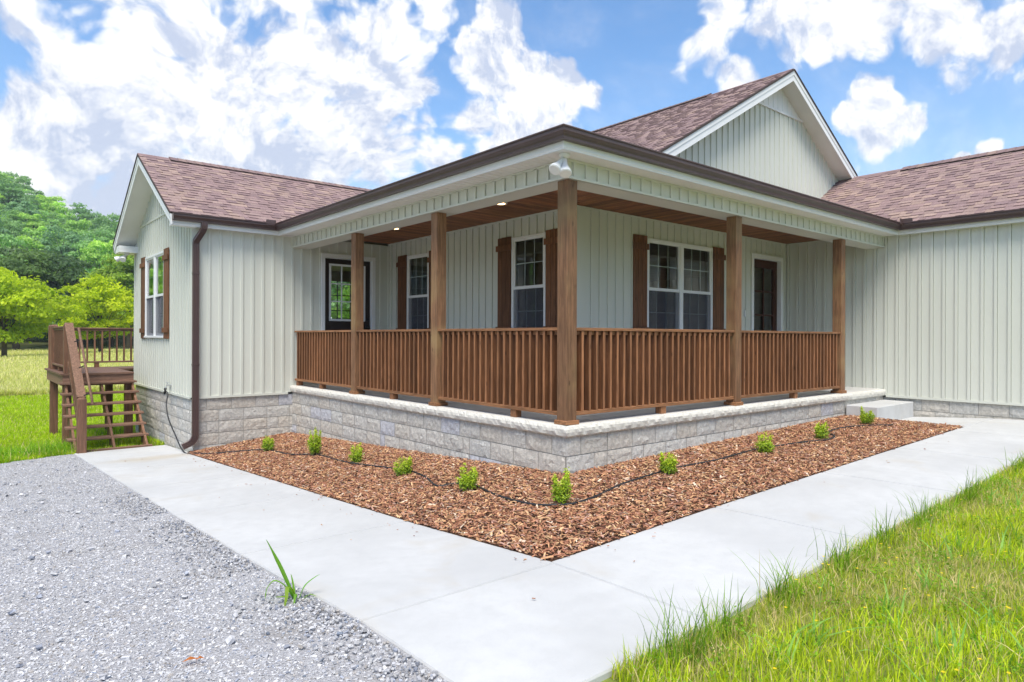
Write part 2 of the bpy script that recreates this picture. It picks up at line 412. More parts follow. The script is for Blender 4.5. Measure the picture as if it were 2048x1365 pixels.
def sheet(name, xs, ys, zf, mat, keep=None):
    X, Y = np.meshgrid(xs, ys); Z = zf(X, Y); V = np.stack([X, Y, Z], -1).reshape(-1, 3)
    nx, ny = len(xs), len(ys); i = np.arange(nx-1)[None, :]+np.arange(ny-1)[:, None]*nx
    Q = np.stack([i, i+1, i+nx+1, i+nx], -1).reshape(-1, 4)
    if keep is not None:
        cx = V[Q].mean(1); Q = Q[keep(cx[:, 0], cx[:, 1])]
    return npmesh(name, V, Q, None, mat, smooth=True)
near = np.arange(-9, 18.01, .3)
def grow(a, s, lim, d):
    out = []; x = a; st = .4
    while abs(x) < lim: st *= 1.16; st_ = min(st, 9 if abs(x) < 330 else 80); x += d*st_; out.append(x)
    return out
xs = np.array(sorted(grow(-9, .4, 1500, -1))+list(near)+grow(18, .4, 1500, 1))
ys = np.array(sorted(grow(-9, .4, 1500, -1))+list(near)+grow(18, .4, 1500, 1))
tag(sheet('ground', xs, ys, lambda x, y: GF(x, y)-.035, M['ground']), kind='structure')

# gravel drive
gxs = np.concatenate([np.arange(-14, -5, .5), np.arange(-5, -3.05, .08)]); gys = np.arange(-8, 8.45, .1)
def gedge(x): return 8.72+(x+3.07)*.32+.09*np.sin(x*5)
GRV = lambda x, y: G(x, y)-.012+.006*np.sin(x*7+y*3)*np.sin(y*5)
tag(sheet('gravel_driveway', gxs, np.arange(-8, 8.9, .1), GRV, M['gravel'], lambda x, y: y < gedge(x)), kind='structure')

# concrete walk panels: slabs with a real joint between them
def walk():
    V = []; Q = []
    def panel(x0, x1, y0, y1):
        g = .007; x0 += g; x1 -= g; y0 += g; y1 -= g
        nx = max(2, int((x1-x0)/.25)); ny = max(2, int((y1-y0)/.25))
        X = np.linspace(x0, x1, nx+1); Y = np.linspace(y0, y1, ny+1); base = len(V)
        def idx(i, j, l): return base+(l*(ny+1)+j)*(nx+1)+i
        for l in range(3):
            for j in range(ny+1):
                for i in range(nx+1):
                    x, y = X[i], Y[j]; e = (i in (0, nx)) or (j in (0, ny))
                    z = float(G(x, y)); 
                    if l == 0:
                        xi = min(max(x, x0+.006), x1-.006); yi = min(max(y, y0+.006), y1-.006); V.append((xi, yi, z))
                    elif l == 1: V.append((x, y, z-.010))
                    else: V.append((x, y, z-.12))
        for j in range(ny):
            for i in range(nx): Q.append((idx(i,j,0), idx(i+1,j,0), idx(i+1,j+1,0), idx(i,j+1,0)))
        for l in (0, 1):
            for i in range(nx):
                Q.append((idx(i,0,l+1), idx(i+1,0,l+1), idx(i+1,0,l), idx(i,0,l))); Q.append((idx(i+1,ny,l+1), idx(i,ny,l+1), idx(i,ny,l), idx(i+1,ny,l)))
            for j in range(ny):
                Q.append((idx(0,j+1,l+1), idx(0,j,l+1), idx(0,j,l), idx(0,j+1,l))); Q.append((idx(nx,j,l+1), idx(nx,j+1,l+1), idx(nx,j+1,l), idx(nx,j,l)))
    yj = [-1.64, .16, 2.0, 3.93, 5.8, 7.04]
    for a, b in zip(yj[:-1], yj[1:]): panel(-3.09, -1.72, a, b)
    panel(-3.09, -1.66, 7.04, 8.72)
    panel(-3.09, -1.74, -2.80, -1.64)
    xj = [-1.74, .10, 1.98, 3.9, 5.8, 7.84]
    for a, b in zip(xj[:-1], xj[1:]): panel(a, b, -2.80, -1.60)
    panel(6.30, 7.84, -1.60, -.42)
    return npmesh('concrete_walk', V, Q, None, M['concrete'])
tag(walk(), kind='structure')
# mulch bed base
def bed2(x, y): return ((x > -1.735) & (y > -1.615)) & ((x < .05) | (y < .05)) & (x < 6.31) & (y < 7.05)
def bed(x, y): return ((x > -1.71) & (y > -1.59)) & ((x < .06) | (y < .06)) & (x < 6.29) & (y < 7.06)
tag(sheet('mulch_bed', np.arange(-1.74, 6.4, .07), np.arange(-1.62, 7.1, .07), lambda x, y: MU(x, y)-.006, M['soil'], bed), kind='structure')

# ------------------------------------------------------------------ HOUSE
HX, HY, WY, WX, RX = 2.0, 1.83, 7.05, -1.65, 7.85
house = tag(empty('house', (3, 4, -.6)), 'single-storey sage vinyl house with wraparound brown-railed porch and purplish brown shingle roof', 'house')

def siding(mb, F, L, zb, zt, holes=(), pitch=.178, bw=.040, bh=.018, phase=0., apex=None, profile=True):
    zt_ = zt if callable(zt) else (lambda u: zt)
    br = {0., L}
    segs = []
    if profile:
        k = -1
        while k*pitch+phase < L+pitch:
            a = k*pitch+phase
            for q in (a, a+bw, a+bw+.008): 
                if 0 < q < L: br.add(q)
            segs.append((a, a+bw, bh)); segs.append((a+bw, a+bw+.008, -.014)); k += 1
    for h in holes:
        for q in h[:2]:
            if 0 < q < L: br.add(q)
    if apex:
        for q in apex:
            if 0 < q < L: br.add(q)
    br = sorted(br)
    def depth(u):
        for a, b, d in segs:
            if a <= u < b: return d
        return 0.
    P = lambda u, d, z: (F[0]+u*F[2]+d*F[4], F[1]+u*F[3]+d*F[5], z)
    prev = None
    for u0, u1 in zip(br[:-1], br[1:]):
        if u1-u0 < 1e-5: continue
        um = (u0+u1)/2; d = depth(um); iv = [(zb, None)]
        hs = sorted([h for h in holes if h[0] <= um <= h[1]], key=lambda h: h[2])
        ints = []; z = zb
        for h in hs: 
            if h[2] > z: ints.append((z, z, h[2], h[2]))
            z = max(z, h[3])
        if min(zt_(u0), zt_(u1)) > z-1e-6 or (zt_(u0)+zt_(u1))/2 > z: ints.append((z, z, max(z, zt_(u0)), max(z, zt_(u1))))
        for a, b, c0, c1 in ints:
            mb.quad(P(u0, d, a), P(u1, d, b), P(u1, d, c1), P(u0, d, c0))
            if prev is not None and abs(prev-d) > 1e-6: mb.quad(P(u0, prev, a), P(u0, d, a), P(u0, d, c0), P(u0, prev, c0))
        prev = d

# frames: (ox, oy, ux, uy, nx, ny)
FA = (WX, WY, 1, 0, 0, -1)        # wing front wall, faces -Y
FB = (WX, 11.55, 0, -1, -1, 0)    # wing gable wall, faces -X (u runs from far end to the near corner)
FC = (HX, WY, 0, -1, -1, 0)       # porch wall with two windows, faces -X
FD = (HX, HY, 1, 0, 0, -1)        # porch wall with double window and door, faces -Y
FE = (RX, HY, 0, -1, -1, 0)       # right wing wall, faces -X
D1 = (.57-WX, 1.69-WX, .13, 2.43)
WINB = (11.55-10.43, 11.55-8.87, .85, 2.465)
W1 = (WY-6.32, WY-5.555, .86, 2.425); W2 = (WY-3.212, WY-2.437, .86, 2.425)
W3 = (3.525-HX, 5.292-HX, .86, 2.425); D2 = (6.555-HX, 7.685-HX, .13, 2.44)
def wing_top(y): return 2.845+.583*min(y-6.85, 11.75-y)-.10
def gable_top(x): return 5.98-.565*abs(x-7.5)-.10

mb = MB()
siding(mb, FA, HX-WX, -.12, 2.69, [D1], phase=.06)
siding(mb, FB, 11.55-WY, -.13, lambda u: wing_top(11.55-u), [WINB], phase=.05, apex=[11.55-9.3])
siding(mb, FC, WY-HY, .0, 2.73, [W1, W2], phase=.09)
siding(mb, FD, RX-HX, .0, 2.73, [W3, D2], phase=.1)
siding(mb, FE, HY+8.0, -.11, 2.70, phase=.03)
mb.build('siding_wall', M['siding'], house)
# main gable above the porch roof
FG = (2.2, HY, 1, 0, 0, -1)
mb = MB(); siding(mb, FG, 8.4, 2.9, lambda u: min(5.24, gable_top(u+2.2)) if abs(u+2.2-7.5) > 1e9 else min(5.24, gable_top(u+2.2)), phase=.02, apex=[5.3, 5.3-(5.88-5.24)/.565, 5.3+(5.88-5.24)/.565])
mb.build('gable_wall', M['siding'], house)
a0 = (5.88-5.24)/.565
mb = MB(); siding(mb, (7.5-a0, HY-.012, 1, 0, 0, -1), 2*a0, 5.26, lambda u: gable_top(u+7.5-a0), phase=.05, apex=[a0], bh=.008)
mb.box(7.5-a0-.02, 7.5+a0+.02, HY-.035, HY-.002, 5.235, 5.275)
mb.build('gable_peak', M['white'], house, )
# thin trims: corner posts, starter strips, top trims
mb = MB()
def trimv(F, u0, u1, z0, z1, d=.022): mb.fbox(F, u0, u1, .0005, d, z0, z1)
trimv(FB, 4.5-.07, 4.5+.022, -.13, 2.74, .022); trimv(FA, -.0215, .085, -.1295, 2.68, .0215)
trimv(FB, 0, .07, -.13, 2.76)
trimv(FC, WY-HY-.09, WY-HY+.022, 0, 2.728); trimv(FD, -.0215, .105, .001, 2.727, .0215)
trimv(FC, 0, .03, 0, 2.727, .018); trimv(FD, RX-HX-.03, RX-HX, 0, 2.727, .018); trimv(FE, 0, .025, 0, 2.726, .0175)
trimv(FA, HX-WX-.022, HX-WX, 0, 2.726, .0175)
mb.fbox(FA, .086, 1.6, .0005, .019, -.155, -.115); mb.fbox(FB, 0.001, 4.428, .0005, .019, -.162, -.125); mb.fbox(FE, 1.84, HY+8, .0005, .019, -.14, -.10)
mb.fbox(FC, .031, WY-HY-.091, .0005, .0165, 2.70, 2.7285); mb.fbox(FD, .106, RX-HX-.031, .0005, .0165, 2.70, 2.7285); mb.fbox(FE, .026, HY-.04, .0005, .0165, 2.70, 2.7285)
mb.fbox(FA, 0.09, 1.55, .0005, .0165, 2.655, 2.671); mb.fbox(FE, 1.83, HY+8, .0005, .0165, 2.655, 2.671)
# gable wall horizontal trim of the wing
hw = (2.845+.583*2.45-.10-3.16)/.583
mb.fbox(FB, 2.25-hw+.02, 2.25+hw-.02, .0005, .024, 3.13, 3.17)
# J trims round openings
for F, h in ((FA, D1), (FD, D2)): mb.fbox(F, h[0]-.03, h[1]+.03, .0005, .03, h[3]+.001, h[3]+.022)
mb.build('siding_trim', M['siding'], house)

# interior shell
mb = MB()
for F, L, holes in ((FA, HX-WX, [D1]), (FB, 4.5, [WINB]), (FC, WY-HY, [W1, W2]), (FD, RX-HX, [W3, D2]), (FE, HY+8, [])):
    F2 = (F[0]-F[4]*.13, F[1]-F[5]*.13)+F[2:]
    siding(mb, F2, L, -.1, 2.73, holes, profile=False)
    for h in holes:   # reveals
        for u in (h[0], h[1]): mb.fbox(F, u-.001, u+.001, -.13, -.002, h[2], h[3])
        mb.fbox(F, h[0], h[1], -.13, -.002, h[3]-.001, h[3]+.001); mb.fbox(F, h[0], h[1], -.13, -.002, h[2]-.001, h[2]+.001)
BW = (2.1, 4.3, .9, 2.45)
siding(mb, (1.85, 12.9, 1, 0, 0, -1), 11, -.1, 2.73, [(BW[0]-1.85, BW[1]-1.85, BW[2], BW[3])], profile=False)
mb.quad((12.8, -6, -.1), (12.8, 13, -.1), (12.8, 13, 2.73), (12.8, -6, 2.73))
mb.quad((-1.6, 11.5, -.1), (1.2, 11.5, -.1), (1.2, 11.5, 2.73), (-1.6, 11.5, 2.73))
mb.quad((-1.6, 6.9, 2.735), (2.05, 6.9, 2.735), (2.05, 11.5, 2.735), (-1.6, 11.5, 2.735))
mb.quad((2.05, 1.7, 2.735), (12.9, 1.7, 2.735), (12.9, 13, 2.735), (2.05, 13, 2.735))
mb.quad((7.9, -6.2, 2.735), (12.9, -6.2, 2.735), (12.9, 1.7, 2.735), (7.9, 1.7, 2.735))
mb.quad((2.0, 4.9, 0), (5.2, 4.9, 0), (5.2, 4.9, 2.73), (2.0, 4.9, 2.73))
mb.build('interior_wall', M['interior'], house)
mb = MB(); mb.quad((-1.55, 7.15, .12), (2.0, 7.15, .12), (2.0, 11.5, .12), (-1.55, 11.5, .12)); mb.quad((2.0, 7.15, .12), (12.8, 7.15, .12), (12.8, 12.9, .12), (2.0, 12.9, .12)); mb.quad((2.12, 1.95, .12), (12.8, 1.95, .12), (12.8, 7.15, .12), (2.12, 7.15, .12))
mb.build('interior_floor', M['intfloor'], house)
# outside back walls
mb = MB()
siding(mb, (2.0, 13.03, 1, 0, 0, 1), 11, -.15, 3.2, [(BW[0]-2.0, BW[1]-2.0, BW[2], BW[3])], phase=.05)
siding(mb, (13.0, HY, 0, 1, 1, 0), 11.2, -.15, 2.9); siding(mb, (WX, 11.56, 1, 0, 0, 1), 3.65, -.15, 2.9)
siding(mb, (13.0, -6.17, 0, 1, 1, 0), 8, -.15, 2.7); siding(mb, (RX, -6.17, 1, 0, 0, -1), 5.15, -.15, lambda u: 2.7+.583*min(u, 5.0-u if u < 5 else 0), apex=[2.5])
mb.build('back_wall', M['siding'], house)
mb = MB()
for k in range(7): mb.box(BW[0]+k*.4-.012, BW[0]+k*.4+.012, 12.95, 12.98, BW[2], BW[3])
for z in (1.25, 1.62, 2.05): mb.box(BW[0], BW[1], 12.955, 12.975, z-.012, z+.012)
mb.build('back_window_bars', M['bronze'], house)

# ------------------------------------------------------------------ windows and doors
def shutter(F, u0, u1, z0, z1, mat):
    mb = MB(); n = 3; w = (u1-u0)/n
    for k in range(n):
        mb.cc = tuple([random.uniform(.75, 1.2)]*3)
        mb.fbox(F, u0+k*w+.002, u0+(k+1)*w-.002, .015, .037+.001*k, z0+random.uniform(0, .006), z1-random.uniform(0, .006))
    s = bevel(mb.build('shutter', mat, house), .002, 1)
    for zz in (z0+.16, z1-.17):
        b_ = MB(); b_.fbox(F, u0-.022, u1+.022, .0395, .060, zz-.045, zz+.045); bevel(b_.build('batten', mat, s), .002, 1)
def window(F, h, units=1, shut=(.32, .32), smat='shutter', label=None):
    u0, u1, z0, z1 = h; t = .042; T = 'white'
    mb = MB()
    mb.fbox(F, u0, u1, -.06, .030, z1-t, z1); mb.fbox(F, u0-.02, u1+.02, -.06, .045, z0-.005, z0+.035)
    mb.fbox(F, u0, u0+t, -.06, .030, z0+.035, z1-t); mb.fbox(F, u1-t, u1, -.06, .030, z0+.035, z1-t)
    c = (u0+u1)/2
    if units == 2: mb.fbox(F, c-.045, c+.045, -.06, .028, z0+.035, z1-t)
    w = bevel(mb.build('window', M[T], house), .003, 1)
    if label: w['label'] = label
    spans = [(u0+t, u1-t)] if units == 1 else [(u0+t, c-.045), (c+.045, u1-t)]
    zm = (z0+z1)/2+.005
    for a, b in spans:
        for up in (0, 1):
            za, zb = (zm-.028, z1-t) if up else (z0+.035, zm+.01)
            d0, d1 = (-.012, .016) if up else (-.045, -.016); f = .026 if up else .034
            s = MB(); s.fbox(F, a, a+f, d0, d1, za, zb); s.fbox(F, b-f, b, d0, d1, za, zb)
            s.fbox(F, a+f, b-f, d0, d1, za, za+.045); s.fbox(F, a+f, b-f, d0, d1, zb-f, zb)
            sash = s.build('sash', M['white'], w)
            g = MB(); dm = (d0+d1)/2-.006
            P = lambda u, z: (F[0]+u*F[2]+dm*F[4], F[1]+u*F[3]+dm*F[5], z)
            g.quad(P(a+f-.002, za+.043), P(b-f+.002, za+.043), P(b-f+.002, zb-f+.002), P(a+f-.002, zb-f+.002)); g.build('pane', M['glass'], w)
            q = MB(); ia, ib, ja, jb = a+f, b-f, za+.045, zb-f
            for k in (1, 2):
                x = ia+(ib-ia)*k/3; q.fbox(F, x-.0075, x+.0075, dm-.008, dm-.002, ja, jb)
            zz = (ja+jb)/2; q.fbox(F, ia, ib, dm-.0085, dm-.0025, zz-.0075, zz+.0075); q.build('muntins', M['white'], w)
            if not up:
                sc_ = MB(); dd = .004
                P2 = lambda u, z: (F[0]+u*F[2]+dd*F[4], F[1]+u*F[3]+dd*F[5], z)
                sc_.quad(P2(a+.001, za+.001), P2(b-.001, za+.001), P2(b-.001, zb-.04), P2(a+.001, zb-.04)); sc_.build('insect_screen', M['screen'], w)
    if shut[0]: shutter(F, u0-shut[0]-.012, u0-.012, z0-.02, z1+.025, M[smat])
    if shut[1]: shutter(F, u1+.012, u1+shut[1]+.012, z0-.02, z1+.025, M[smat])
window(FC, W1, 1); window(FC, W2, 1); window(FD, W3, 2)
window(FB, WINB, 2, (.34, .34))

def door(F, h, name, panel_mat, wooden):
    u0, u1, z0, z1 = h; t = .075
    mb = MB(); mb.fbox(F, u0, u0+t, -.12, .028, z0, z1); mb.fbox(F, u1-t, u1, -.12, .028, z0, z1); mb.fbox(F, u0+t, u1-t, -.12, .028, z1-t, z1)
    mb.fbox(F, u0+t, u1-t, -.12, .035, z0, z0+.04)
    fr = bevel(mb.build('door_frame', M['white'], house), .003, 1)
    a, b, za, zb = u0+t+.004, u1-t-.004, z0+.045, z1-t-.004; d0, d1 = -.10, -.055
    s = MB()
    if wooden: ga, gb, gz0, gz1 = a+.13, b-.13, za+.25, zb-.15
    else: ga, gb, gz0, gz1 = a+.145, b-.145, 1.215, zb-.13
    s.fbox(F, a, ga, d0, d1, za, zb); s.fbox(F, gb, b, d0, d1, za, zb); s.fbox(F, ga, gb, d0, d1, za, gz0); s.fbox(F, ga, gb, d0, d1, gz1, zb)
    dr = bevel(s.build('door', M[panel_mat], house), .002, 1); dr['label'] = name
    fm = M[panel_mat] if wooden else M['white']
    q = MB()
    if not wooden:
        e = .038
        q.fbox(F, ga-e, ga, d1, d1+.014, gz0-e, gz1+e); q.fbox(F, gb, gb+e, d1, d1+.014, gz0-e, gz1+e)
        q.fbox(F, ga, gb, d1, d1+.014, gz0-e, gz0); q.fbox(F, ga, gb, d1, d1+.014, gz1, gz1+e)
        nc, nr, mw = 3, 3, .010
    else: nc, nr, mw = 2, 4, .014
    for k in range(1, nc):
        x = ga+(gb-ga)*k/nc; q.fbox(F, x-mw, x+mw, d1-.022, d1-.004, gz0, gz1)
    for k in range(1, nr):
        z = gz0+(gz1-gz0)*k/nr; q.fbox(F, ga, gb, d1-.021, d1-.003, z-mw, z+mw)
    q.build('glazing_bars', fm, dr)
    g = MB(); dm = -.08; P = lambda u, z: (F[0]+u*F[2]+dm*F[4], F[1]+u*F[3]+dm*F[5], z)
    g.quad(P(ga, gz0), P(gb, gz0), P(gb, gz1), P(ga, gz1)); g.build('pane', M['glass'], dr)
    if not wooden:
        cx, cz = b-.065, 1.02
        for zc, rr in ((1.06, .033), (1.21, .028)):
            k = MB(); px, py = F[0]+cx*F[2], F[1]+cx*F[3]
            k.tube([(px+F[4]*dd, py+F[5]*dd, zc) for dd in (d1, d1+.012, d1+.02, d1+.045, d1+.062)], .03, 12, rr=[rr, rr, rr*.5, rr*.85, rr*.5]); k.build('door_knob' if zc < 1.1 else 'deadbolt', M['bronze'], dr, smooth=True)
door(FA, D1, 'dark brown half-glass door with white grille', 'door', False)
door(FD, D2, 'dark stained wooden door with glass lites', 'doorwood', True)
mb = MB(); mb.fbox(FD, 6.345-HX-.016, 6.345-HX+.016, .001, .022, 1.27, 1.385); bevel(mb.build('doorbell', M['white'], house), .005, 2)

# ------------------------------------------------------------------ foundation
def blocks(mb, mort, F, L, ztop, zbot, seed, courses=.196):
    rg = random.Random(seed); z = ztop; row = 0
    P = lambda u, d, z: (F[0]+u*F[2]+d*F[4], F[1]+u*F[3]+d*F[5], z)
    mort.fbox(F, .01, L-.01, -.12, .0, zbot, ztop-.001)
    while z > zbot+.01:
        z1 = z-.004; z0 = max(zbot, z-courses+.004); u = 0 if row % 2 else -.2
        while u < L:
            w = .405 if rg.random() < .87 else rg.choice((.2, .2, .13))
            a, b = (u+.0035 if u > 0 else 0), (u+w-.0035 if u+w < L else L); u += w
            if b-a < .03: continue
            nx = max(2, int((b-a)/.045)); nz = 4
            tone = rg.uniform(.95, 1.04); warm = rg.uniform(-1, 1)
            cc = (.50*tone*(1+.03*warm), .48*tone, .445*tone*(1-.035*warm))
            if rg.random() < .05: cc = (.47, .475, .51)
            gx, gz = rg.uniform(-.012, .012), rg.uniform(-.01, .01)
            base = len(mb.v); vs = []
            for j in range(nz+1):
                for i in range(nx+1):
                    e = i in (0, nx) or j in (0, nz); fu, fz = i/nx, j/nz
                    d = .007 if e else .0115+(gx*(fu-.5)+gz*(fz-.5))*.9+rg.uniform(-.0045, .0055)
                    if not e:
                        uu = a+(b-a)*fu+rg.uniform(-.012, .012); zz = z0+(z1-z0)*fz+rg.uniform(-.012, .012)
                    else:
                        uu = a+(b-a)*fu; zz = z0+(z1-z0)*fz
                    vs.append(P(uu, d, zz))
            fs = []
            for j in range(nz):
                for i in range(nx):
                    q = j*(nx+1)+i
                    fs += [(q, q+1, q+nx+2), (q, q+nx+2, q+nx+1)] if (i+j) % 2 else [(q, q+1, q+nx+1), (q+1, q+nx+2, q+nx+1)]
            mb.cc = cc; mb.add(vs, fs)
        z -= courses; row += 1
mb = MB(); mo = MB()
blocks(mb, mo, (WX+.023, WY+.03, 1, 0, 0, -1), 1.73, -.155, -1.25, 3)
blocks(mb, mo, (WX+.03, 11.55, 0, -1, -1, 0), 4.477, -.162, -1.4, 4)
blocks(mb, mo, (.05, 7.07, 0, -1, -1, 0), 7.027, -.117, -1.2, 5)
blocks(mb, mo, (.043, .05, 1, 0, 0, -1), 7.80, -.117, -.75, 6)
blocks(mb, mo, (RX+.03, .05, 0, -1, -1, 0), 6.2, -.14, -.75, 8)
mb.build('foundation_wall', M['block'], house); mo.build('mortar', M['mortar'], house)
mb = MB()
mb.quad((-1.6, 11.53, -1.4), (13, 11.53, -1.4), (13, 11.53, -.15), (-1.6, 11.53, -.15)); mb.quad((13, -6.1, -1), (13, 13, -1), (13, 13, -.15), (13, -6.1, -.15)); mb.quad((RX, -6.15, -1), (13, -6.15, -1), (13, -6.15, -.15), (RX, -6.15, -.15))
mb.build('back_foundation', M['mortar'], house)

# porch floor: concrete top with rock-face coping edge
def coping():
    step = .022; n1 = int(7.05/step); n2 = int(7.84/step)
    pts = [((0, 7.05-i*step), (-1, 0)) for i in range(n1)]+[((0, 0), (-1, -1))]+[((i*step, 0), (0, -1)) for i in range(1, n2+1)]
    zs = [0, -.010, -.035, -.065, -.095, -.117]; n = len(pts)
    ctrl = rng.uniform(0, 1, (len(zs), n//2+4)); fine = rng.uniform(-1, 1, (len(zs), n))
    t = np.arange(n)/2.0
    rows = np.stack([np.interp(t, np.arange(ctrl.shape[1]), ctrl[k]) for k in range(len(zs))])
    prof = [.0, .010, .022, .024, .016, .0]; amp = [.004, .006, .009, .010, .010, .007]
    V = []; Cc = []
    dip = np.interp(np.arange(n)/9., np.arange(n//9+3), rng.uniform(0, .006, n//9+3))
    for k, z in enumerate(zs):
        for i, (p, d) in enumerate(pts):
            o_ = prof[k]-amp[k]*rows[k, i]+fine[k, i]*.0018-.012
            zz = z-(dip[i] if k == 1 else 0)+(fine[k, i]*.003 if 0 < k < 5 else 0)-(.012*rows[2, i] if k in (4, 5) else 0)*(k == 4)
            V.append((p[0]+d[0]*o_, p[1]+d[1]*o_, zz)); tn = 1+.04*rows[k, i]; Cc.append((.62*tn, .60*tn, .55*tn))
    Q = []
    for k in range(len(zs)-1):
        for i in range(n-1): Q.append((k*n+i, (k+1)*n+i, (k+1)*n+i+1, k*n+i+1))
    # inner lip
    b = len(V)
    for i, (p, d) in enumerate(pts): V.append((p[0]-d[0]*.08, p[1]-d[1]*.08, 0)); Cc.append((.58, .57, .54))
    for i in range(n-1): Q.append((i, i+1, b+i+1, b+i))
    b = len(V)
    for i, (p, d) in enumerate(pts): V.append((p[0]-d[0]*.10, p[1]-d[1]*.10, -.117)); Cc.append((.5, .5, .5))
    for i in range(n-1): Q.append(((len(zs)-1)*n+i, b+i, b+i+1, (len(zs)-1)*n+i+1))
    return npmesh('coping_edge', V, Q, Cc, M['coping'], house)
mb = MB(); mb.quad((.08, .08, 0), (RX, .08, 0), (RX, HY, 0), (.08, HY, 0)); mb.quad((.08, HY, 0), (HX, HY, 0), (HX, WY, 0), (.08, WY, 0))
fl = mb.build('porch_floor', M['slab'], house); coping()
mb = MB(); z0 = -.62
for k in range(1): mb.box(6.32, 7.80, -.46, .02, z0, -.185)
bevel(mb.build('porch_step', M['concrete'], house), .012, 2)

# ------------------------------------------------------------------ porch roof structure
mb = MB()
siding(mb, (.04, WY, 0, -1, -1, 0), WY-.04, 2.50, 2.655, phase=.12); siding(mb, (.04, .04, 1, 0, 0, -1), RX-.04, 2.50, 2.655, phase=.07)
mb.box(.018, .05, .0185, WY, 2.478, 2.503); mb.box(.0505, RX, .018, .05, 2.4785, 2.5035)
mb.box(.022, .05, .022, WY, 2.648, 2.671); mb.box(.0505, RX, .0225, .05, 2.6485, 2.6715)
mb.build('frieze', M['siding'], house)
mb = MB()
mb.add([(.045,.045,2.475),(.33,.33,2.475),(.33,WY,2.475),(.045,WY,2.475),(.33,.33,2.76),(.33,WY,2.76)], [(0,1,2,3),(1,4,5,2)])
mb.add([(.045,.045,2.475),(RX,.045,2.475),(RX,.33,2.475),(.33,.33,2.475),(RX,.33,2.76),(.33,.33,2.76)], [(0,1,2,3),(3,2,4,5)])
mb.build('beam', M['cream'], house)
# plank ceiling, boards run across the porch
cx_, cy_ = MB(), MB(); w = .088
y = .33
while y < WY:
    xr = HX if y > HY else .33+(y-.33)*(HX-.33)/(HY-.33)
    t_ = random.uniform(.62, 1.35); cx_.cc = (t_, t_*random.uniform(.92, 1.05), t_*random.uniform(.85, 1.05))
    xs_ = [.33]+([random.uniform(.6, 1.7)] if random.random() < .4 and xr > 1.8 else [])+[xr]
    for a, b in zip(xs_[:-1], xs_[1:]): cx_.box(a+.001, b-.001, y+.0025, min(y+w, WY)-.0025, 2.732, 2.745)
    y += w
x = .33
while x < RX:
    yr = HY if x > HX else .33+(x-.33)*(HY-.33)/(HX-.33)
    t_ = random.uniform(.62, 1.35); cy_.cc = (t_, t_*random.uniform(.92, 1.05), t_*random.uniform(.85, 1.05))
    cy_.box(x+.0025, min(x+w, RX)-.0025, .331, yr-.001, 2.7325, 2.7455); x += w
cx_.build('plank_ceiling', M['ceil_x'], house); cy_.build('plank_ceiling', M['ceil_y'], house)
mb = MB(); mb.quad((.3, .3, 2.748), (RX, .3, 2.748), (RX, HY+.02, 2.748), (.3, HY+.02, 2.748)); mb.quad((.3, HY+.02, 2.748), (HX+.02, HY+.02, 2.748), (HX+.02, WY, 2.748), (.3, WY, 2.748))
mb.build('ceiling_backing', M['deckroof'], house)

# gutters and fascia share one path
PATH = [((-2.0, 6.89), (0, 1)), ((-.27, 6.89), (1, 1)), ((-.27, -.22), (1, 1)), ((7.72, -.22), (1, 1)), ((7.72, -6.6), (1, 0))]
def extrude(mb, prof, z0, path=PATH, close=True):
    n = len(prof); vs = []
    for p, d in path:
        for o_, z in prof: vs.append((p[0]-d[0]*o_, p[1]-d[1]*o_, z0+z))
    fs = []
    for i in range(len(path)-1):
        for k in range(n if close else n-1): fs.append((i*n+k, i*n+(k+1) % n, (i+1)*n+(k+1) % n, (i+1)*n+k))
    fs.append(tuple(range(n))); fs.append(tuple((len(path)-1)*n+k for k in range(n-1, -1, -1)))
    mb.add(vs, fs)
mb = MB()
extrude(mb, [(.022,.112),(.022,0),(.085,0),(.087,.024),(.094,.040),(.108,.058),(.116,.066),(.117,.096),(.126,.098),(.128,.106),(.126,.114),(.116,.114),(.112,.072),(.09,.046),(.08,.008),(.028,.008),(.028,.112)], 2.727)
gut = mb.build('gutter', M['gutter'], house)
# end cap
b_ = MB(); b_.box(-2.004, -1.998, 6.89-.124, 6.89-.022, 2.729, 2.838); b_.build('end_cap', M['gutter'], gut)
def splash(cx, cy, ax):
    m_ = MB()
    # small upright guard wrapping the valley corner of the gutter
    for x0, x1, y0, y1 in ((cx-.01, cx+.006, cy-.02, cy+.14), (cx-.16, cx+.006, cy-.02, cy-.004)): 
        m_.box(x0, x1, y0, y1, 2.80, 2.895)
    bevel(m_.build('splash_guard', M['gutter'], house), .004, 1)
splash(-.385, 6.785, 0)
m_ = MB(); m_.box(7.60, 7.612, -.50, -.335, 2.80, 2.905); m_.box(7.50, 7.612, -.35, -.338, 2.80, 2.905); bevel(m_.build('splash_guard', M['gutter'], house), .004, 1)
mb = MB(); extrude(mb, [(0, .155), (0, 0), (.012, 0), (.012, .012), (.020, .02), (.020, .155)], 2.655); mb.build('fascia', M['white'], house)
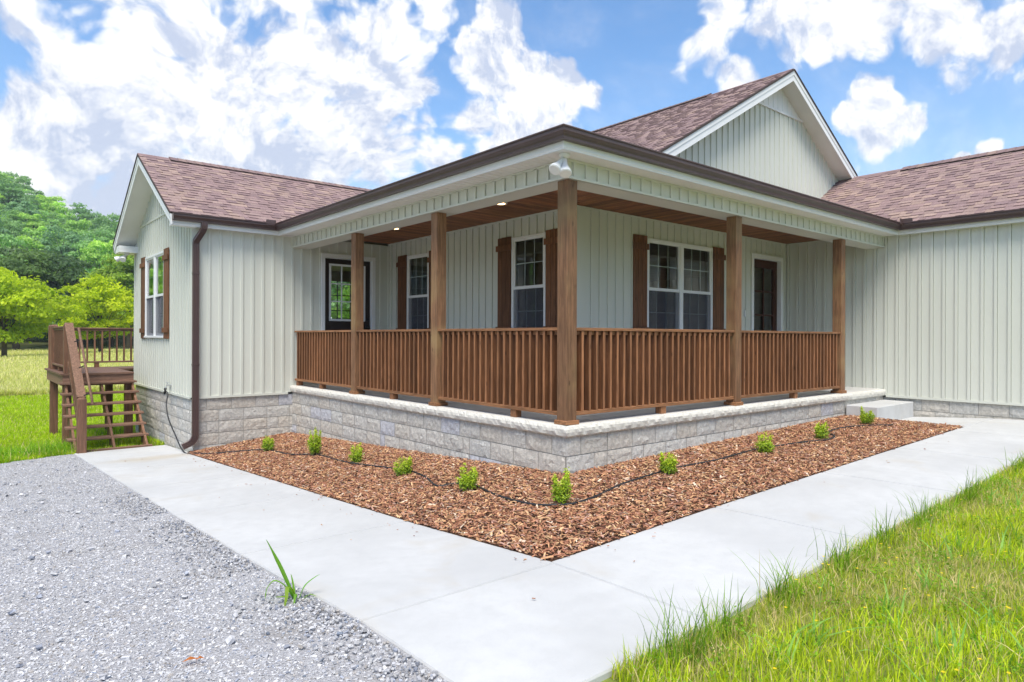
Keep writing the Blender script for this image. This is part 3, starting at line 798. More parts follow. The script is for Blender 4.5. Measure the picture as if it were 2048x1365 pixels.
# soffits: ribbed vinyl
def soffit(mb, a, b, c, d, n):
    "a->b and d->c run along the eave, a->d crosses it; split in n ribs"
    a, b, c, d = map(Vector, (a, b, c, d))
    for k in range(n):
        p, q = a.lerp(b, k/n), a.lerp(b, (k+1)/n); r, s_ = d.lerp(c, (k+1)/n), d.lerp(c, k/n); e = Vector((0, 0, .004)); f = k/n
        mb.quad(p+e, q, r, s_+e); mb.quad(q, q+e, r+e, r)
mb = MB(); zs_ = 2.672
soffit(mb, (-.27, 6.89, zs_), (-.27, .04, zs_), (.04, .04, zs_), (.04, 6.89, zs_), 68)
soffit(mb, (.04, -.22, zs_), (7.72, -.22, zs_), (7.72, .04, zs_), (.04, .04, zs_), 76)
mb.quad((-.27, -.22, zs_), (.04, -.22, zs_), (.04, .04, zs_), (-.27, .04, zs_))
soffit(mb, (-2.0, 6.89, zs_), (-.27, 6.89, zs_), (-.27, 7.05, zs_), (-2.0, 7.05, zs_), 17); mb.quad((-.27, 6.89, zs_), (.04, 6.89, zs_), (.04, 7.05, zs_), (-.27, 7.05, zs_))
soffit(mb, (7.72, -6.5, zs_), (7.72, .04, zs_), (7.85, .04, zs_), (7.85, -6.5, zs_), 65)
mb.build('soffit', M['soffit'], house)

# ------------------------------------------------------------------ roofs
PAL = [(0.275, 0.191, 0.184), (0.247, 0.172, 0.171), (0.3, 0.215, 0.196), (0.321, 0.23, 0.2), (0.229, 0.16, 0.162), (0.279, 0.199, 0.188), (0.257, 0.179, 0.175)]
def shingles(name, E0, a, s, L, W, deck=True, seed=1, lmin=None, lmax=None):
    rg = random.Random(seed); E0, a, s = Vector(E0), Vector(a).normalized(), Vector(s).normalized(); n = a.cross(s)
    if n.z < 0: n = -n
    mb = MB(); ex = .127; i = 0; t = 0.
    while t < W-.02:
        t1 = min(t+ex, W); u = -rg.uniform(0, .2); raised = rg.random() < .5
        while u < L:
            w = rg.uniform(.09, .23); u0, u1 = max(u, 0), min(u+w, L); u += w
            if u1-u0 < .01: raised = not raised; continue
            h = .013+rg.uniform(0, .002) if raised else .005+rg.uniform(0, .0015); raised = not raised if rg.random() < .85 else raised
            c = rg.choice(PAL); k = rg.uniform(.88, 1.10); mb.cc = (c[0]*k, c[1]*k, c[2]*k)
            lo = t-(.006 if h > .01 else 0); tt = t1
            p00 = E0+a*u0+s*lo; p10 = E0+a*u1+s*lo; p01 = E0+a*u0+s*tt; p11 = E0+a*u1+s*tt
            mb.quad(p00+n*h, p10+n*h, p11+n*.003, p01+n*.003)
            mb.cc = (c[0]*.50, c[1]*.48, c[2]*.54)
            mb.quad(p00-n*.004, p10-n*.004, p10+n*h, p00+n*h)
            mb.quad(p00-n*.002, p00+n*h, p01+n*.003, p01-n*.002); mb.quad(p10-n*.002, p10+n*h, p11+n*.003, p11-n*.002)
        t = t1; i += 1
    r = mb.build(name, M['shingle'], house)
    b_ = MB(); q = [E0, E0+a*L, E0+a*L+s*W, E0+s*W]; b_.hexa([p-n*.028 for p in q], [p-n*.003 for p in q]); b_.build('roof_deck', M['deckroof'], r)
    return r
def S(dx, dy, sl): v = Vector((dx, dy, sl)); return v
pw = .583; nw = math.hypot(1, pw)
shingles('roof', (-2.035, 6.85, 2.855), (1, 0, 0), S(0, 1, pw), 6.6, 2.45*nw, seed=11)
shingles('roof', (-2.035, 11.75, 2.855), (1, 0, 0), S(0, -1, pw), 6.0, 2.45*nw, seed=12)
RSL = (4.34-2.855)/(10.15-7.69)
shingles('roof', (7.69, -6.4, 2.855), (0, 1, 0), S(1, 0, RSL), 6.4+HY+.05, (10.15-7.69)*math.hypot(1, RSL), seed=13)
shingles('roof', (13.25, -6.4, 2.855-.6), (0, 1, 0), S(-1, 0, (4.34-2.255)/3.1), 6.4+HY, 3.1*math.hypot(1, (4.34-2.255)/3.1), seed=14)
pm = .565; nm = math.hypot(1, pm)
shingles('roof', (2.3, 1.515, 5.98-pm*5.2), (0, 1, 0), S(1, 0, pm), 11.8, 5.2*nm, seed=15)
shingles('roof', (13.2, 1.95, 5.98-pm*5.7), (0, 1, 0), S(-1, 0, pm), 11.3, 5.7*nm, seed=16)
shingles('roof', (10.30, 1.515, 5.98-pm*2.8), (0, 1, 0), S(-1, 0, pm), .435, 2.8*nm, seed=17)
# low-slope porch roof
mb = MB()
q = lambda x, y, z: (x, y, z)
mb.add([(-.30,-.25,2.835),(2.4,2.2,3.10),(2.4,7.2,3.10),(-.30,6.9,2.835)], [(0,1,2,3)]); mb.add([(-.30,-.25,2.835),(7.75,-.25,2.835),(7.75,2.2,3.10),(2.4,2.2,3.10)], [(0,1,2,3)])
mb.build('porch_roof', M['deckroof'], house)
# ridge vents with caps
def ridge(a, b, d1, d2, w=.17, h=.03):
    a, b = Vector(a), Vector(b); d1, d2 = Vector(d1).normalized(), Vector(d2).normalized(); L = (b-a).length; n = int(L/.145); m_ = MB()
    up = Vector((0, 0, 1)); dr = (b-a).normalized(); rg = random.Random(5)
    for k in range(n):
        p, q_ = a+dr*(L*k/n), a+dr*(L*(k+1)/n); c = rg.choice(PAL); m_.cc = tuple(x*.85 for x in c)
        for d in (d1, d2):
            m_.quad(p+up*(h+.008), q_+up*(h+.001), q_+d*w+up*(h+.001), p+d*w+up*(h+.008)); m_.cc = (.03, .022, .022); m_.quad(p+d*w+up*(h+.008), q_+d*w+up*(h+.001), q_+d*w, p+d*w); m_.cc = tuple(x*.85 for x in c)
        m_.quad(p+d1*w, p+up*h+d1*w, p+up*h, p); m_.quad(p+d2*w, p+up*h+d2*w, p+up*h, p)
    m_.build('ridge_vent', M['shingle'], house)
rz_ = 2.855+2.45*pw
ridge((-1.50, 9.3, rz_), (4.4, 9.3, rz_), (0, -1, -pw), (0, 1, -pw)); 
m_ = MB()
ridge((7.5, 3.3, 5.985), (7.5, 13.2, 5.985), (-1, 0, -pm), (1, 0, -pm)); ridge((10.15, -6.3, 4.345), (10.15, .55, 4.345), (-1, 0, -RSL), (1, 0, -.65))
def capline(a, b, d1, d2):
    a, b, d1, d2 = Vector(a), Vector(b), Vector(d1).normalized(), Vector(d2).normalized(); up = Vector((0, 0, .012)); m_ = MB(); m_.cc = PAL[1]
    for d in (d1, d2): m_.quad(a+up, b+up, b+up+d*.13, a+up+d*.13)
    m_.build('ridge_cap', M['shingle'], house)
capline((-2.035, 9.3, rz_), (-1.5, 9.3, rz_), (0, -1, -pw), (0, 1, -pw)); capline((7.5, 1.515, 5.98), (7.5, 3.3, 5.98), (-1, 0, -pm), (1, 0, -pm)); capline((10.15, .55, 4.34), (10.15, 1.83, 4.34), (-1, 0, -RSL), (1, 0, -.65))
# rake boards and rake soffits
def rake(F, apex_u, apex_z, ends, sl, over, z_off=-.035, h=.165):
    "F: frame at the wall face; ends (u) on both sides; over: overhang distance outwards"
    P = lambda u, d, z: Vector((F[0]+u*F[2]+d*F[4], F[1]+u*F[3]+d*F[5], z))
    rb, so, dk = MB(), MB(), MB()
    for e in ends:
        za, ze = apex_z+z_off, apex_z-abs(e-apex_u)*sl+z_off
        A, B = P(apex_u, over, za), P(e, over, ze); dn = Vector((0, 0, -1)); o_ = P(0, .02, 0)-P(0, 0, 0)
        # main board and a raised crown strip
        rb.hexa([A+dn*h, B+dn*h, B, A], [p+o_ for p in (A+dn*h, B+dn*h, B, A)])
        rb.hexa([A+dn*h*.42+o_, B+dn*h*.42+o_, B+o_, A+o_], [p+o_*1.5 for p in (A+dn*h*.42, B+dn*h*.42, B, A)])
        dk.hexa([A-o_*.2, B-o_*.2, B-o_*.2-dn*.03, A-o_*.2-dn*.03], [p+o_*2.2 for p in (A, B, B-dn*.03, A-dn*.03)])
        C, D = P(apex_u, .0, za), P(e, .0, ze); n = max(6, int((B-A).length/.155))
        for k in range(n):
            p, q_ = A.lerp(B, k/n)+dn*(h-.025), A.lerp(B, (k+1)/n)+dn*(h-.025); r, s_ = C.lerp(D, (k+1)/n)+dn*(h-.025), C.lerp(D, k/n)+dn*(h-.025); e_ = Vector((0, 0, .005))
            so.quad(p+e_, q_, r, s_+e_); so.quad(q_, q_+e_, r+e_, r)
    rb.build('rake_board', M['white'], house); so.build('rake_soffit', M['soffit'], house); dk.build('drip_edge', M['deckroof'], house)
rake(FB, 2.25, rz_, (4.69, -.19), pw, .350)
rake((0, HY, 1, 0, 0, -1), 7.5, 5.98, (3.0, 10.27), pm, .30, h=.19)
mb = MB()
mb.box(-2.0, -1.62, 6.90, 7.04, 2.656, 2.78); mb.build('eave_return', M['white'], house)
mb = MB(); mb.box(-2.0, -1.62, 11.25, 11.74, 2.640, 2.775); mb.build('eave_return', M['white'], house)
mb = MB(); mb.box(-1.62, 1.0, 11.55, 11.72, 2.66, 2.84); mb.build('back_eave', M['white'], house)
mb = MB(); mb.box(-2.02, 1.0, 11.745, 11.86, 2.73, 2.845); mb.build('back_gutter', M['gutter'], house)

# ------------------------------------------------------------------ posts and railings
def ppost(x0, y0):
    w = .143; m_ = MB(); m_.box(x0, x0+w, y0, y0+w, .04, 2.474)
    p = bevel(m_.build('porch_post', M['post'], house), .005, 2)
    b_ = MB(); b_.box(x0-.02, x0+w+.02, y0-.02, y0+w+.02, .002, .045); bevel(b_.build('post_base', M['wx'], p), .004, 1)
for a in ((.05, .05), (.05, 2.392), (.05, 4.636), (3.135, .05), (6.215, .05)): ppost(*a)
bal = {}
def baluster_mesh(axis, dn='wz', w=.033, d=.066, z0=.115, z1=.90, wm=True):
    key = (axis, dn, w, d, z0, z1)
    if key not in bal:
        m_ = MB(); a, b = (d/2, w/2) if axis == 'y' else (w/2, d/2); m_.box(-a, a, -b, b, z0, z1)
        # lighter front and back faces, darker side faces
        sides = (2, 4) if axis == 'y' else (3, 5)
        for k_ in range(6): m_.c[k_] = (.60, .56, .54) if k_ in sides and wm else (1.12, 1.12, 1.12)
        o = m_.build('baluster', M[dn], None)
        bal[key] = o.data; bpy.data.objects.remove(o)
    return bal[key]
def railing(axis, c, a, b, parent, z=0., mats=('wx', 'wy', 'wz'), top=.985, blocks_=(.5,), sp=.108, cap=.12, d=.10, zlo=.085):
    m_ = MB(); T = top
    def bx(u0, u1, d0, d1, z0, z1):
        if axis == 'y': m_.box(c+d0, c+d1, u0, u1, z+z0, z+z1)
        else: m_.box(u0, u1, c+d0, c+d1, z+z0, z+z1)
    bx(a, b, -cap/2, cap/2, T-.032, T); bx(a, b, -.022, .022, T-.075, T-.033); bx(a, b, -.052, .052, zlo, zlo+.038)
    mm = M[mats[1]] if axis == 'y' else M[mats[0]]
    r = bevel(m_.build('railing', mm, parent), .004, 1)
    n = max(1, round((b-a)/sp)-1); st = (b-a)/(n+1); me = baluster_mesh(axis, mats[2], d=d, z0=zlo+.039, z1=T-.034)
    for k in range(n):
        u = a+st*(k+1)
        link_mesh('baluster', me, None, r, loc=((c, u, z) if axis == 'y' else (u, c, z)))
    for f in blocks_:
        q_ = MB(); u = a+(b-a)*f
        if axis == 'y': q_.box(c-.042, c+.042, u-.045, u+.045, z+.001, z+zlo-.001)
        else: q_.box(u-.045, u+.045, c-.042, c+.042, z+.001, z+zlo-.001)
        q_.build('support_block', M[mats[2]], r)
    return r
RC = .122
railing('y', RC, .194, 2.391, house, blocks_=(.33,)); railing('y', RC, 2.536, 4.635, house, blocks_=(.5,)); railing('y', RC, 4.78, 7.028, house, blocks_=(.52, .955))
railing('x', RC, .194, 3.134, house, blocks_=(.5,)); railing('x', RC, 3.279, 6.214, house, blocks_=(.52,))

# ------------------------------------------------------------------ downspout
def ribbed(mb, path, w=.092, d=.066):
    "corrugated rectangular pipe; path = [(point, direction, fixed axis, 'x' or 'y')]"
    side = [(-1, -1), (-.74, -1), (-.66, -.84), (-.50, -.84), (-.42, -1), (-.10, -1), (-.02, -.84), (.02, -.84), (.10, -1), (.42, -1), (.50, -.84), (.66, -.84), (.74, -1)]
    base = side+[(1, -1), (1, -.5), (.9, -.35), (.9, .35), (1, .5)]+[(-a, -b) for a, b in side]+[(-1, 1), (-1, .5), (-.9, .35), (-.9, -.35), (-1, -.5)]
    vs = []; N_ = len(base)
    for p, dr, ax in path:
        p = Vector(p); dr = Vector(dr).normalized()
        if ax == 'x': rx = Vector((1, 0, 0)); o_ = rx.cross(dr)
        else: o_ = Vector((0, 1, 0)); rx = dr.cross(o_)
        for a, b in base: vs.append(p+rx*a*w/2+o_*b*d/2)
    fs = []
    for i in range(len(path)-1):
        for k in range(N_): fs.append((i*N_+k, i*N_+(k+1) % N_, (i+1)*N_+(k+1) % N_, (i+1)*N_+k))
    fs.append(tuple(range(N_))); fs.append(tuple((len(path)-1)*N_+k for k in range(N_-1, -1, -1)))
    mb.add(vs, fs)
mb = MB(); dxp = -1.615
pts = [(-1.53, 6.83, 2.735), (-1.53, 6.83, 2.68), (-1.535, 6.835, 2.64), (-1.55, 6.86, 2.59), (-1.59, 6.93, 2.50), (-1.61, 6.975, 2.45), (dxp, 6.992, 2.40), (dxp, 6.992, 2.33), (dxp, 6.992, .5), (dxp, 6.992, -.74)]
rb_ = .15
for k in range(1, 10):
    t_ = k/9*R(68); pts.append((dxp-rb_*(1-math.cos(t_)), 6.992, -.74-rb_*math.sin(t_)))
l = pts[-1]; pts.append((l[0]-.10, l[1], l[2]-.040))
path = []
for i, p in enumerate(pts):
    d_ = Vector(pts[min(i+1, len(pts)-1)])-Vector(pts[max(i-1, 0)]); d_ = Vector((0, d_.y, d_.z)) if i < 8 else Vector((d_.x, 0, d_.z))
    path.append((p, d_, 'x' if i < 8 else 'y'))
ribbed(mb, path)
dsp = mb.build('downspout', M['gutter'], house)
# crimped bands of the lower and upper elbows
for k in range(9):
    t_ = (k+.5)/9*R(66); p = Vector((dxp-rb_*(1-math.cos(t_)), 6.992, -.74-rb_*math.sin(t_))); dr = Vector((-math.sin(t_), 0, -math.cos(t_)))
    m_ = MB(); ribbed(m_, [(p-dr*.004, dr, 'y'), (p+dr*.004, dr, 'y')], .099, .073); m_.build('crimp', M['gutter'], dsp)
for zc in (1.9, .4):
    m_ = MB(); m_.box(dxp-.052, dxp+.052, 6.955, 7.045, zc, zc+.025); m_.build('strap', M['gutter'], dsp)

# ------------------------------------------------------------------ lights
def ceiling_light(x, y, label):
    e = tag(empty('ceiling_light', (x, y, 2.73)), label, 'ceiling light', 'recessed lights in the porch ceiling')
    m_ = MB(); n = 28
    for k in range(n):
        a, b = 2*math.pi*k/n, 2*math.pi*(k+1)/n
        P = lambda r, t, z: (x+r*math.cos(t), y+r*math.sin(t), z)
        m_.quad(P(.095, a, 2.731), P(.095, b, 2.731), P(.088, b, 2.718), P(.088, a, 2.718)); m_.quad(P(.088, a, 2.718), P(.088, b, 2.718), P(.062, b, 2.722), P(.062, a, 2.722))
    m_.build('trim_ring', M['white'], e, smooth=True)
    m_ = MB(); m_.add([(x+.0625*math.cos(2*math.pi*k/n), y+.0625*math.sin(2*math.pi*k/n), 2.7215) for k in range(n)], [tuple(range(n))]); m_.build('lens', M['lamp'], e)
ceiling_light(1.09, 5.25, 'lit round porch ceiling light nearer the half-glass door'); ceiling_light(1.11, 2.42, 'lit round porch ceiling light nearer the corner post')
def flood(loc, label, heads, s=1.0):
    e = tag(empty('flood_light', loc), label, 'flood light'); L = Vector(loc)
    m_ = MB(); m_.tube([L+Vector((0, 0, 0)), L+Vector((0, 0, -.012)), L+Vector((0, 0, -.028)), L+Vector((0, 0, -.04))], .05, 20, rr=[.056, .056, .045, .02]); m_.build('mounting_plate', M['white'], e, smooth=False)
    for d in heads:
        d = Vector(d).normalized(); st = L+Vector((d.x*.02, d.y*.02, -.035))
        m_ = MB(); p = lambda t: st+d*t*s
        m_.tube([p(0), p(.02), p(.03), p(.09), p(.10), p(.13), p(.165), p(.20), p(.21)], .02, 20, rr=[.010, .010, .024, .026, .030, .036, .052, .062, .060]); h_ = m_.build('lamp_head', M['white'], e, smooth=True)
        m_ = MB(); m_.tube([p(.211), p(.216)], .054, 20, rr=[.058, .050]); m_.build('lens', M['soffit'], h_, smooth=False)
flood((-.105, -.06, 2.668), 'white twin-head flood light under the eave corner above the corner post', [(-.62, -.12, -.62), (-.28, -.35, -.75)])
flood((-1.83, 11.45, 2.635), 'white twin-head flood light under the far left gable eave', [(-.75, .35, -.45), (-.35, -.55, -.45)])

# ------------------------------------------------------------------ faucet and hoses
fx, fy, fz = -1.665, 8.40, .0
m_ = MB(); m_.tube([(WX, fy, fz), (fx-.06, fy, fz), (fx-.075, fy, fz-.03), (fx-.078, fy, fz-.055)], .013, 10); m_.tube([(fx-.05, fy, fz), (fx-.05, fy, fz+.05)], .006, 8)
m_.tube([(fx-.05, fy, fz+.045), (fx-.05, fy, fz+.055)], .028, 10); m_.build('faucet', M['pale_metal'], house, smooth=False)
hose_pts = [(-1.70, 6.72), (-1.55, 6.28), (-1.28, 5.98), (-.99, 5.5), (-.96, 4.63), (-.78, 4.1), (-.83, 3.13), (-.78, 2.58), (-.73, 2.1), (-.72, 1.69), (-.8, 1.31), (-.95, .87), (-.8, .76), (-.76, .51), (-.87, .05), (-.93, -.36), (-.91, -.64), (-.75, -.8), (-.41, -.78), (.05, -.66), (.66, -.59), (1.12, -.58), (1.64, -.63), (2.44, -.6), (2.93, -.67), (3.42, -.76), (3.75, -.86), (4.08, -.80), (4.35, -.60), (4.87, -.57), (5.24, -.68), (5.62, -.93)]
def spline(P, per=8):
    P = [Vector(p) for p in P]; out = []
    for i in range(len(P)-1):
        a, b, c, d = P[max(i-1, 0)], P[i], P[i+1], P[min(i+2, len(P)-1)]
        for k in range(per):
            t = k/per; out.append(.5*((2*b)+(c-a)*t+(2*a-5*b+4*c-d)*t*t+(-a+3*b-3*c+d)*t**3))
    out.append(P[-1]); return out
sp2 = spline([(x, y, 0) for x, y in hose_pts], 8)
g3 = [Vector((p.x, p.y, float(MU(p.x, p.y) if p.x > -1.72 else G(p.x, p.y))+.016)) for p in sp2]
down = spline([(fx-.078, fy, fz-.10), (-1.72, fy-.05, -.16), (-1.76, 8.27, -.33), (-1.77, 8.06, -.57), (-1.76, 7.65, -.80), (-1.75, 7.35, -.97), (-1.74, 7.10, -1.035), (-1.73, 6.9, -1.025)], 6)
m_ = MB(); m_.tube(down+g3, .0115, 8); hs = m_.build('garden_hose', M['rubber'], None, origin=(-1.7, 8.3, -1.08), smooth=True)
tag(hs, 'thin black garden hose running from the wall tap along the shrub bed', 'hose')
m_ = MB(); m_.tube([(fx-.078, fy, fz-.05), (fx-.085, fy, fz-.07), (fx-.10, fy-.02, fz-.13), (fx-.105, fy-.03, fz-.16)], .02, 12, rr=[.02, .026, .026, .014]); m_.build('connector', M['rubber'], hs, smooth=True)

# ------------------------------------------------------------------ wooden deck and stairs
deck = tag(empty('wooden_deck', (-2.6, 9.5, -1.15)), 'raised brown wooden deck with stairs and railing at the left gable end', 'deck')
DZ = .165
mb = MB(); y = 10.27
while y < 13.1:
    t_ = random.uniform(.85, 1.12); mb.cc = (t_,)*3
    mb.box(-3.12, (-1.90 if y < 11.85 else 3.0), y, y+.137, DZ-.032, DZ); y += .142
mb.build('deck_floor', M['dx'], deck)
mb = MB(); mb.box(-3.08, -1.90, 10.30, 10.34, DZ-.24, DZ-.033); mb.box(-3.08, -3.04, 10.341, 13.05, DZ-.24, DZ-.033); mb.box(-1.94, -1.90, 10.341, 11.84, DZ-.24, DZ-.033)
mb.box(-3.04, 3, 13.01, 13.05, DZ-.24, DZ-.033)
mb.build('rim_board', M['dx'], deck)
for x, y in ((-3.0, 10.42), (-3.0, 12.55), (-1.97, 10.42), (-1.97, 12.6), (.5, 12.9)):
    m_ = MB(); m_.box(x-.07, x+.07, y-.07, y+.07, float(G(x, y))-.1, DZ-.241); bevel(m_.build('leg', M['dz'], deck), .005, 1)
for x, y in ((-2.99, 10.42), (-2.99, 12.55), (-2.99, 12.98)):
    m_ = MB(); w = .066; m_.box(x-w, x+w, y-w, y+w, DZ+.001, 1.085)
    m_.hexa([(x-w,y-w,1.0855),(x+w,y-w,1.0855),(x+w,y+w,1.0855),(x-w,y+w,1.0855)], [(x-w+.03,y-w+.03,1.115),(x+w-.03,y-w+.03,1.115),(x+w-.03,y+w-.03,1.115),(x-w+.03,y+w-.03,1.115)])
    bevel(m_.build('railing_post', M['dz'], deck), .004, 1)
dm = ('dx', 'dy', 'dz')
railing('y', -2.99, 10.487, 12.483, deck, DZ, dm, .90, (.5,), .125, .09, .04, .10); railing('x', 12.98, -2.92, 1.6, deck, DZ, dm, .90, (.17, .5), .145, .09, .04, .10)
# treads
NT_ = 6; run, rise = .216, .186
for k in range(NT_):
    yn = 10.20-run*k; zt_ = -.005-rise*k; m_ = MB(); m_.box(-3.13, -1.86, yn, yn+.245, zt_-.038, zt_)
    bevel(m_.build('tread', M['dx'], deck), .004, 1)
m_ = MB(); m_.box(-3.05, -1.87, 8.78, 8.90, -1.17, -1.10); m_.build('sill_board', M['dx'], deck)
for x in (-3.035, -2.45, -1.93):
    m_ = MB(); t_ = .038; lo = []; hi = []
    for xx, L_ in ((x-t_/2, lo), (x+t_/2, hi)): L_ += [(xx, 10.29, -.05), (xx, 8.86, -1.17+.02), (xx, 9.10, -1.20), (xx, 10.29, -.30)]
    m_.hexa(lo, hi)
    for k in range(NT_):
        yn = 10.20-run*k; zt_ = -.005-rise*k-.040
        m_.box(x-t_/2+.001, x+t_/2-.001, yn+.02, yn+.235, zt_-.17, zt_)
    m_.build('stringer', M['dz'], deck)
nx_, ny_ = -2.98, 8.68
m_ = MB(); m_.box(nx_-.068, nx_+.068, ny_-.068, ny_+.068, -1.14, -.20)
m_.hexa([(nx_-.068,ny_-.068,-.1995),(nx_+.068,ny_-.068,-.1995),(nx_+.068,ny_+.068,-.1995),(nx_-.068,ny_+.068,-.1995)], [(nx_-.04,ny_-.04,-.17),(nx_+.04,ny_-.04,-.17),(nx_+.04,ny_+.04,-.17),(nx_-.04,ny_+.04,-.17)])
bevel(m_.build('newel_post', M['dz'], deck), .005, 1)
a_, b_ = Vector((nx_, ny_+.02, -.185)), Vector((nx_, 10.36, 1.10))
m_ = MB(); m_.bar(a_+Vector((0, 0, .012)), b_+Vector((0, 0, .012)), .135, .036); m_.bar(a_+Vector((0, .03, -.10)), b_+Vector((0, 0, -.10)), .036, .08); m_.bar(Vector((nx_, ny_+.06, -.90)), Vector((nx_, 10.36, .36)), .036, .08)
sr = m_.build('stair_railing', M['dy'], deck)
for k in range(12):
    t = (k+.8)/12.6; y = ny_+.1+t*(10.36-ny_-.14); zt_ = -.27+(y-ny_)/(10.36-ny_)*1.27
    m_ = MB(); m_.box(nx_-.018, nx_+.018, y-.018, y+.018, zt_-.73, zt_); m_.build('baluster', M['dz'], sr)
m_ = MB(); m_.tube([(-2.87, 8.30, -.27), (-2.87, 9.95, 1.02)], .021, 12); hr = m_.build('hand_rail', M['dy'], deck, smooth=True)
for t in (.15, .5, .85):
    m_ = MB(); y = 8.3+1.65*t; z = -.27+1.29*t; m_.bar((-2.87, y+.02, z-.02), (-2.96, y+.06, z-.06), .015, .02); m_.build('bracket', M['bronze'], hr)

# ------------------------------------------------------------------ foliage builders
def leafcards(P, size, Nrm, jit, rg):
    "P (n,3) centres, size (n,), Nrm (n,3): kite-shaped leaf clumps"
    n = len(P); Nn = Nrm+rg.normal(0, jit, (n, 3)); Nn /= np.linalg.norm(Nn, axis=1)[:, None]+1e-9
    A = np.cross(Nn, rg.normal(0, 1, (n, 3))); A /= np.linalg.norm(A, axis=1)[:, None]+1e-9; B = np.cross(Nn, A)
    s = size[:, None]
    bend = Nn*s*rg.uniform(-.25, .25, (n, 1))
    V = np.stack([P-A*s*.5, P-B*s*.34+bend, P+A*s*.55, P+B*s*.30+bend], 1).reshape(-1, 3)
    return V, np.arange(4*n).reshape(-1, 4)
def crown(name, H, Rr, base, ncl, per, lsize, c1, c2, seed, flat=1.0):
    "tree at the origin: crown of leaf clumps on limbs"
    rg = np.random.default_rng(seed); rd = random.Random(seed)
    cen = []
    golden = 2.39996
    for i in range(ncl):
        f = (i+.5)/ncl; zrel = 1-2*f; rr = math.sqrt(max(0, 1-zrel*zrel)); th = i*golden+rd.uniform(-.5, .5)
        k = rd.uniform(.62, 1.0) if i % 4 else rd.uniform(.2, .5)
        taper = 1.0 if zrel < .1 else 1-.25*zrel
        cen.append((rr*math.cos(th)*Rr*k*taper, rr*math.sin(th)*Rr*k*taper, base+(H-base)*(.5+.47*zrel*k*flat)))
    cen = np.array(cen); crad = Rr*rg.uniform(.20, .40, ncl)
    idx = rg.integers(0, ncl, ncl*per)
    d = rg.normal(0, 1, (len(idx), 3)); d /= np.linalg.norm(d, axis=1)[:, None]; d[:, 2] = np.abs(d[:, 2])*.85-.18
    rad = rg.uniform(.55, 1.05, len(idx))[:, None]*(1+.25*np.sin(d[:, :1]*9+d[:, 1:2]*7))
    P = cen[idx]+d*crad[idx][:, None]*rad*np.array([1, 1, .72])
    P[:, 2] = np.maximum(P[:, 2], base*.8+.1)
    V, Q = leafcards(P, lsize*rg.uniform(.6, 1.35, len(P)), d+np.array([0, 0, .35]), .55, rg)
    t = rg.uniform(0, 1, ncl)[idx]; t = np.clip(t*.7+rg.uniform(-.2, .5, len(P)), 0, 1)[:, None]
    C = np.array(c1)*(1-t)+np.array(c2)*t; C = np.repeat(C, 4, 0)
    return V, Q, C, cen
def tree(name, loc, H, Rr, base, ncl, per, lsize, c1, c2, seed, label, cat='tree', group=None, tr=.2, flat=1.0):
    e = tag(empty(name, loc), label, cat, group); L = np.array(loc)
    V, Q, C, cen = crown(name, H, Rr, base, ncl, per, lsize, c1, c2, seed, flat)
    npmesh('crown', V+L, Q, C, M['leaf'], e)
    m_ = MB(); rd = random.Random(seed); o_ = Vector(loc)
    top = Vector((rd.uniform(-.3, .3), rd.uniform(-.3, .3), H*.72)); pts = [Vector((0, 0, -.5)), Vector((0, 0, .2)), Vector((.05, .03, H*.25)), top*.6, top]
    m_.tube([o_+p for p in pts], tr, 8, rr=[tr*1.6, tr*1.15, tr*.9, tr*.55, tr*.15])
    for k in range(0, len(cen), max(1, len(cen)//12)):
        c = Vector(cen[k]); s0 = Vector((.03, .02, base*.7+(c.z-base)*.35)); mid = s0.lerp(c, .5)+Vector((0, 0, -.05*H*rd.random()))
        m_.tube([o_+s0, o_+mid, o_+c], tr*.3, 5, rr=[tr*.4, tr*.25, tr*.08])
    m_.build('trunk', M['leafless'], e); return e
def at(az, r): 
    x = EYE[0]+r*math.cos(R(az)); y = EYE[1]+r*math.sin(R(az)); return (x, y, float(GF(x, y))-.05)
BR1, BR2 = (.32, .44, .010), (.68, .76, .025)
tree('bright_tree', at(81.7, 82), 8.4, 3.9, 1.2, 46, 330, .30, BR1, BR2, 21, 'bright yellow-green tree beyond the deck railing, close beside the gable wall', tr=.16)
tree('bright_tree', at(87.3, 76), 8.2, 4.9, 1.2, 52, 330, .32, BR1, BR2, 22, 'bright yellow-green tree at the left edge of the field', tr=.20)
tree('leafy_tree', at(79.9, 104), 14.8, 5.8, 1.5, 46, 230, .48, (0.155, 0.273, 0.033), (0.364, 0.510, 0.068), 23, 'mid-green tree rising behind the bright tree by the gable eave', tr=.3)
tree('leafy_tree', at(84.6, 108), 13.5, 6.5, 1., 50, 230, .5, (0.065, 0.125, 0.046), (0.144, 0.229, 0.088), 24, 'dark rounded tree standing between the two bright trees', tr=.35)
tree('leafy_tree', at(86.6, 104), 13.5, 6., 1., 46, 230, .48, (0.092, 0.164, 0.051), (0.196, 0.308, 0.101), 25, 'soft green tree just behind and right of the left bright tree', tr=.3)
tree('leafy_tree', at(88.4, 110), 15., 6.5, 1., 46, 230, .5, (0.078, 0.144, 0.051), (0.164, 0.250, 0.101), 26, 'tall dull green tree at the left edge behind the bright tree', tr=.35)
tree('leafy_tree', at(83.0, 113), 12.0, 5.5, .8, 46, 230, .48, (0.058, 0.112, 0.051), (0.125, 0.196, 0.088), 27, 'deep green tree behind the deck corner', tr=.3)
tree('leafy_tree', at(78.0, 108), 15., 6., .8, 40, 200, .5, (0.127, 0.227, 0.048), (0.291, 0.437, 0.081), 28, 'green tree behind the house past the gable wall', tr=.3)
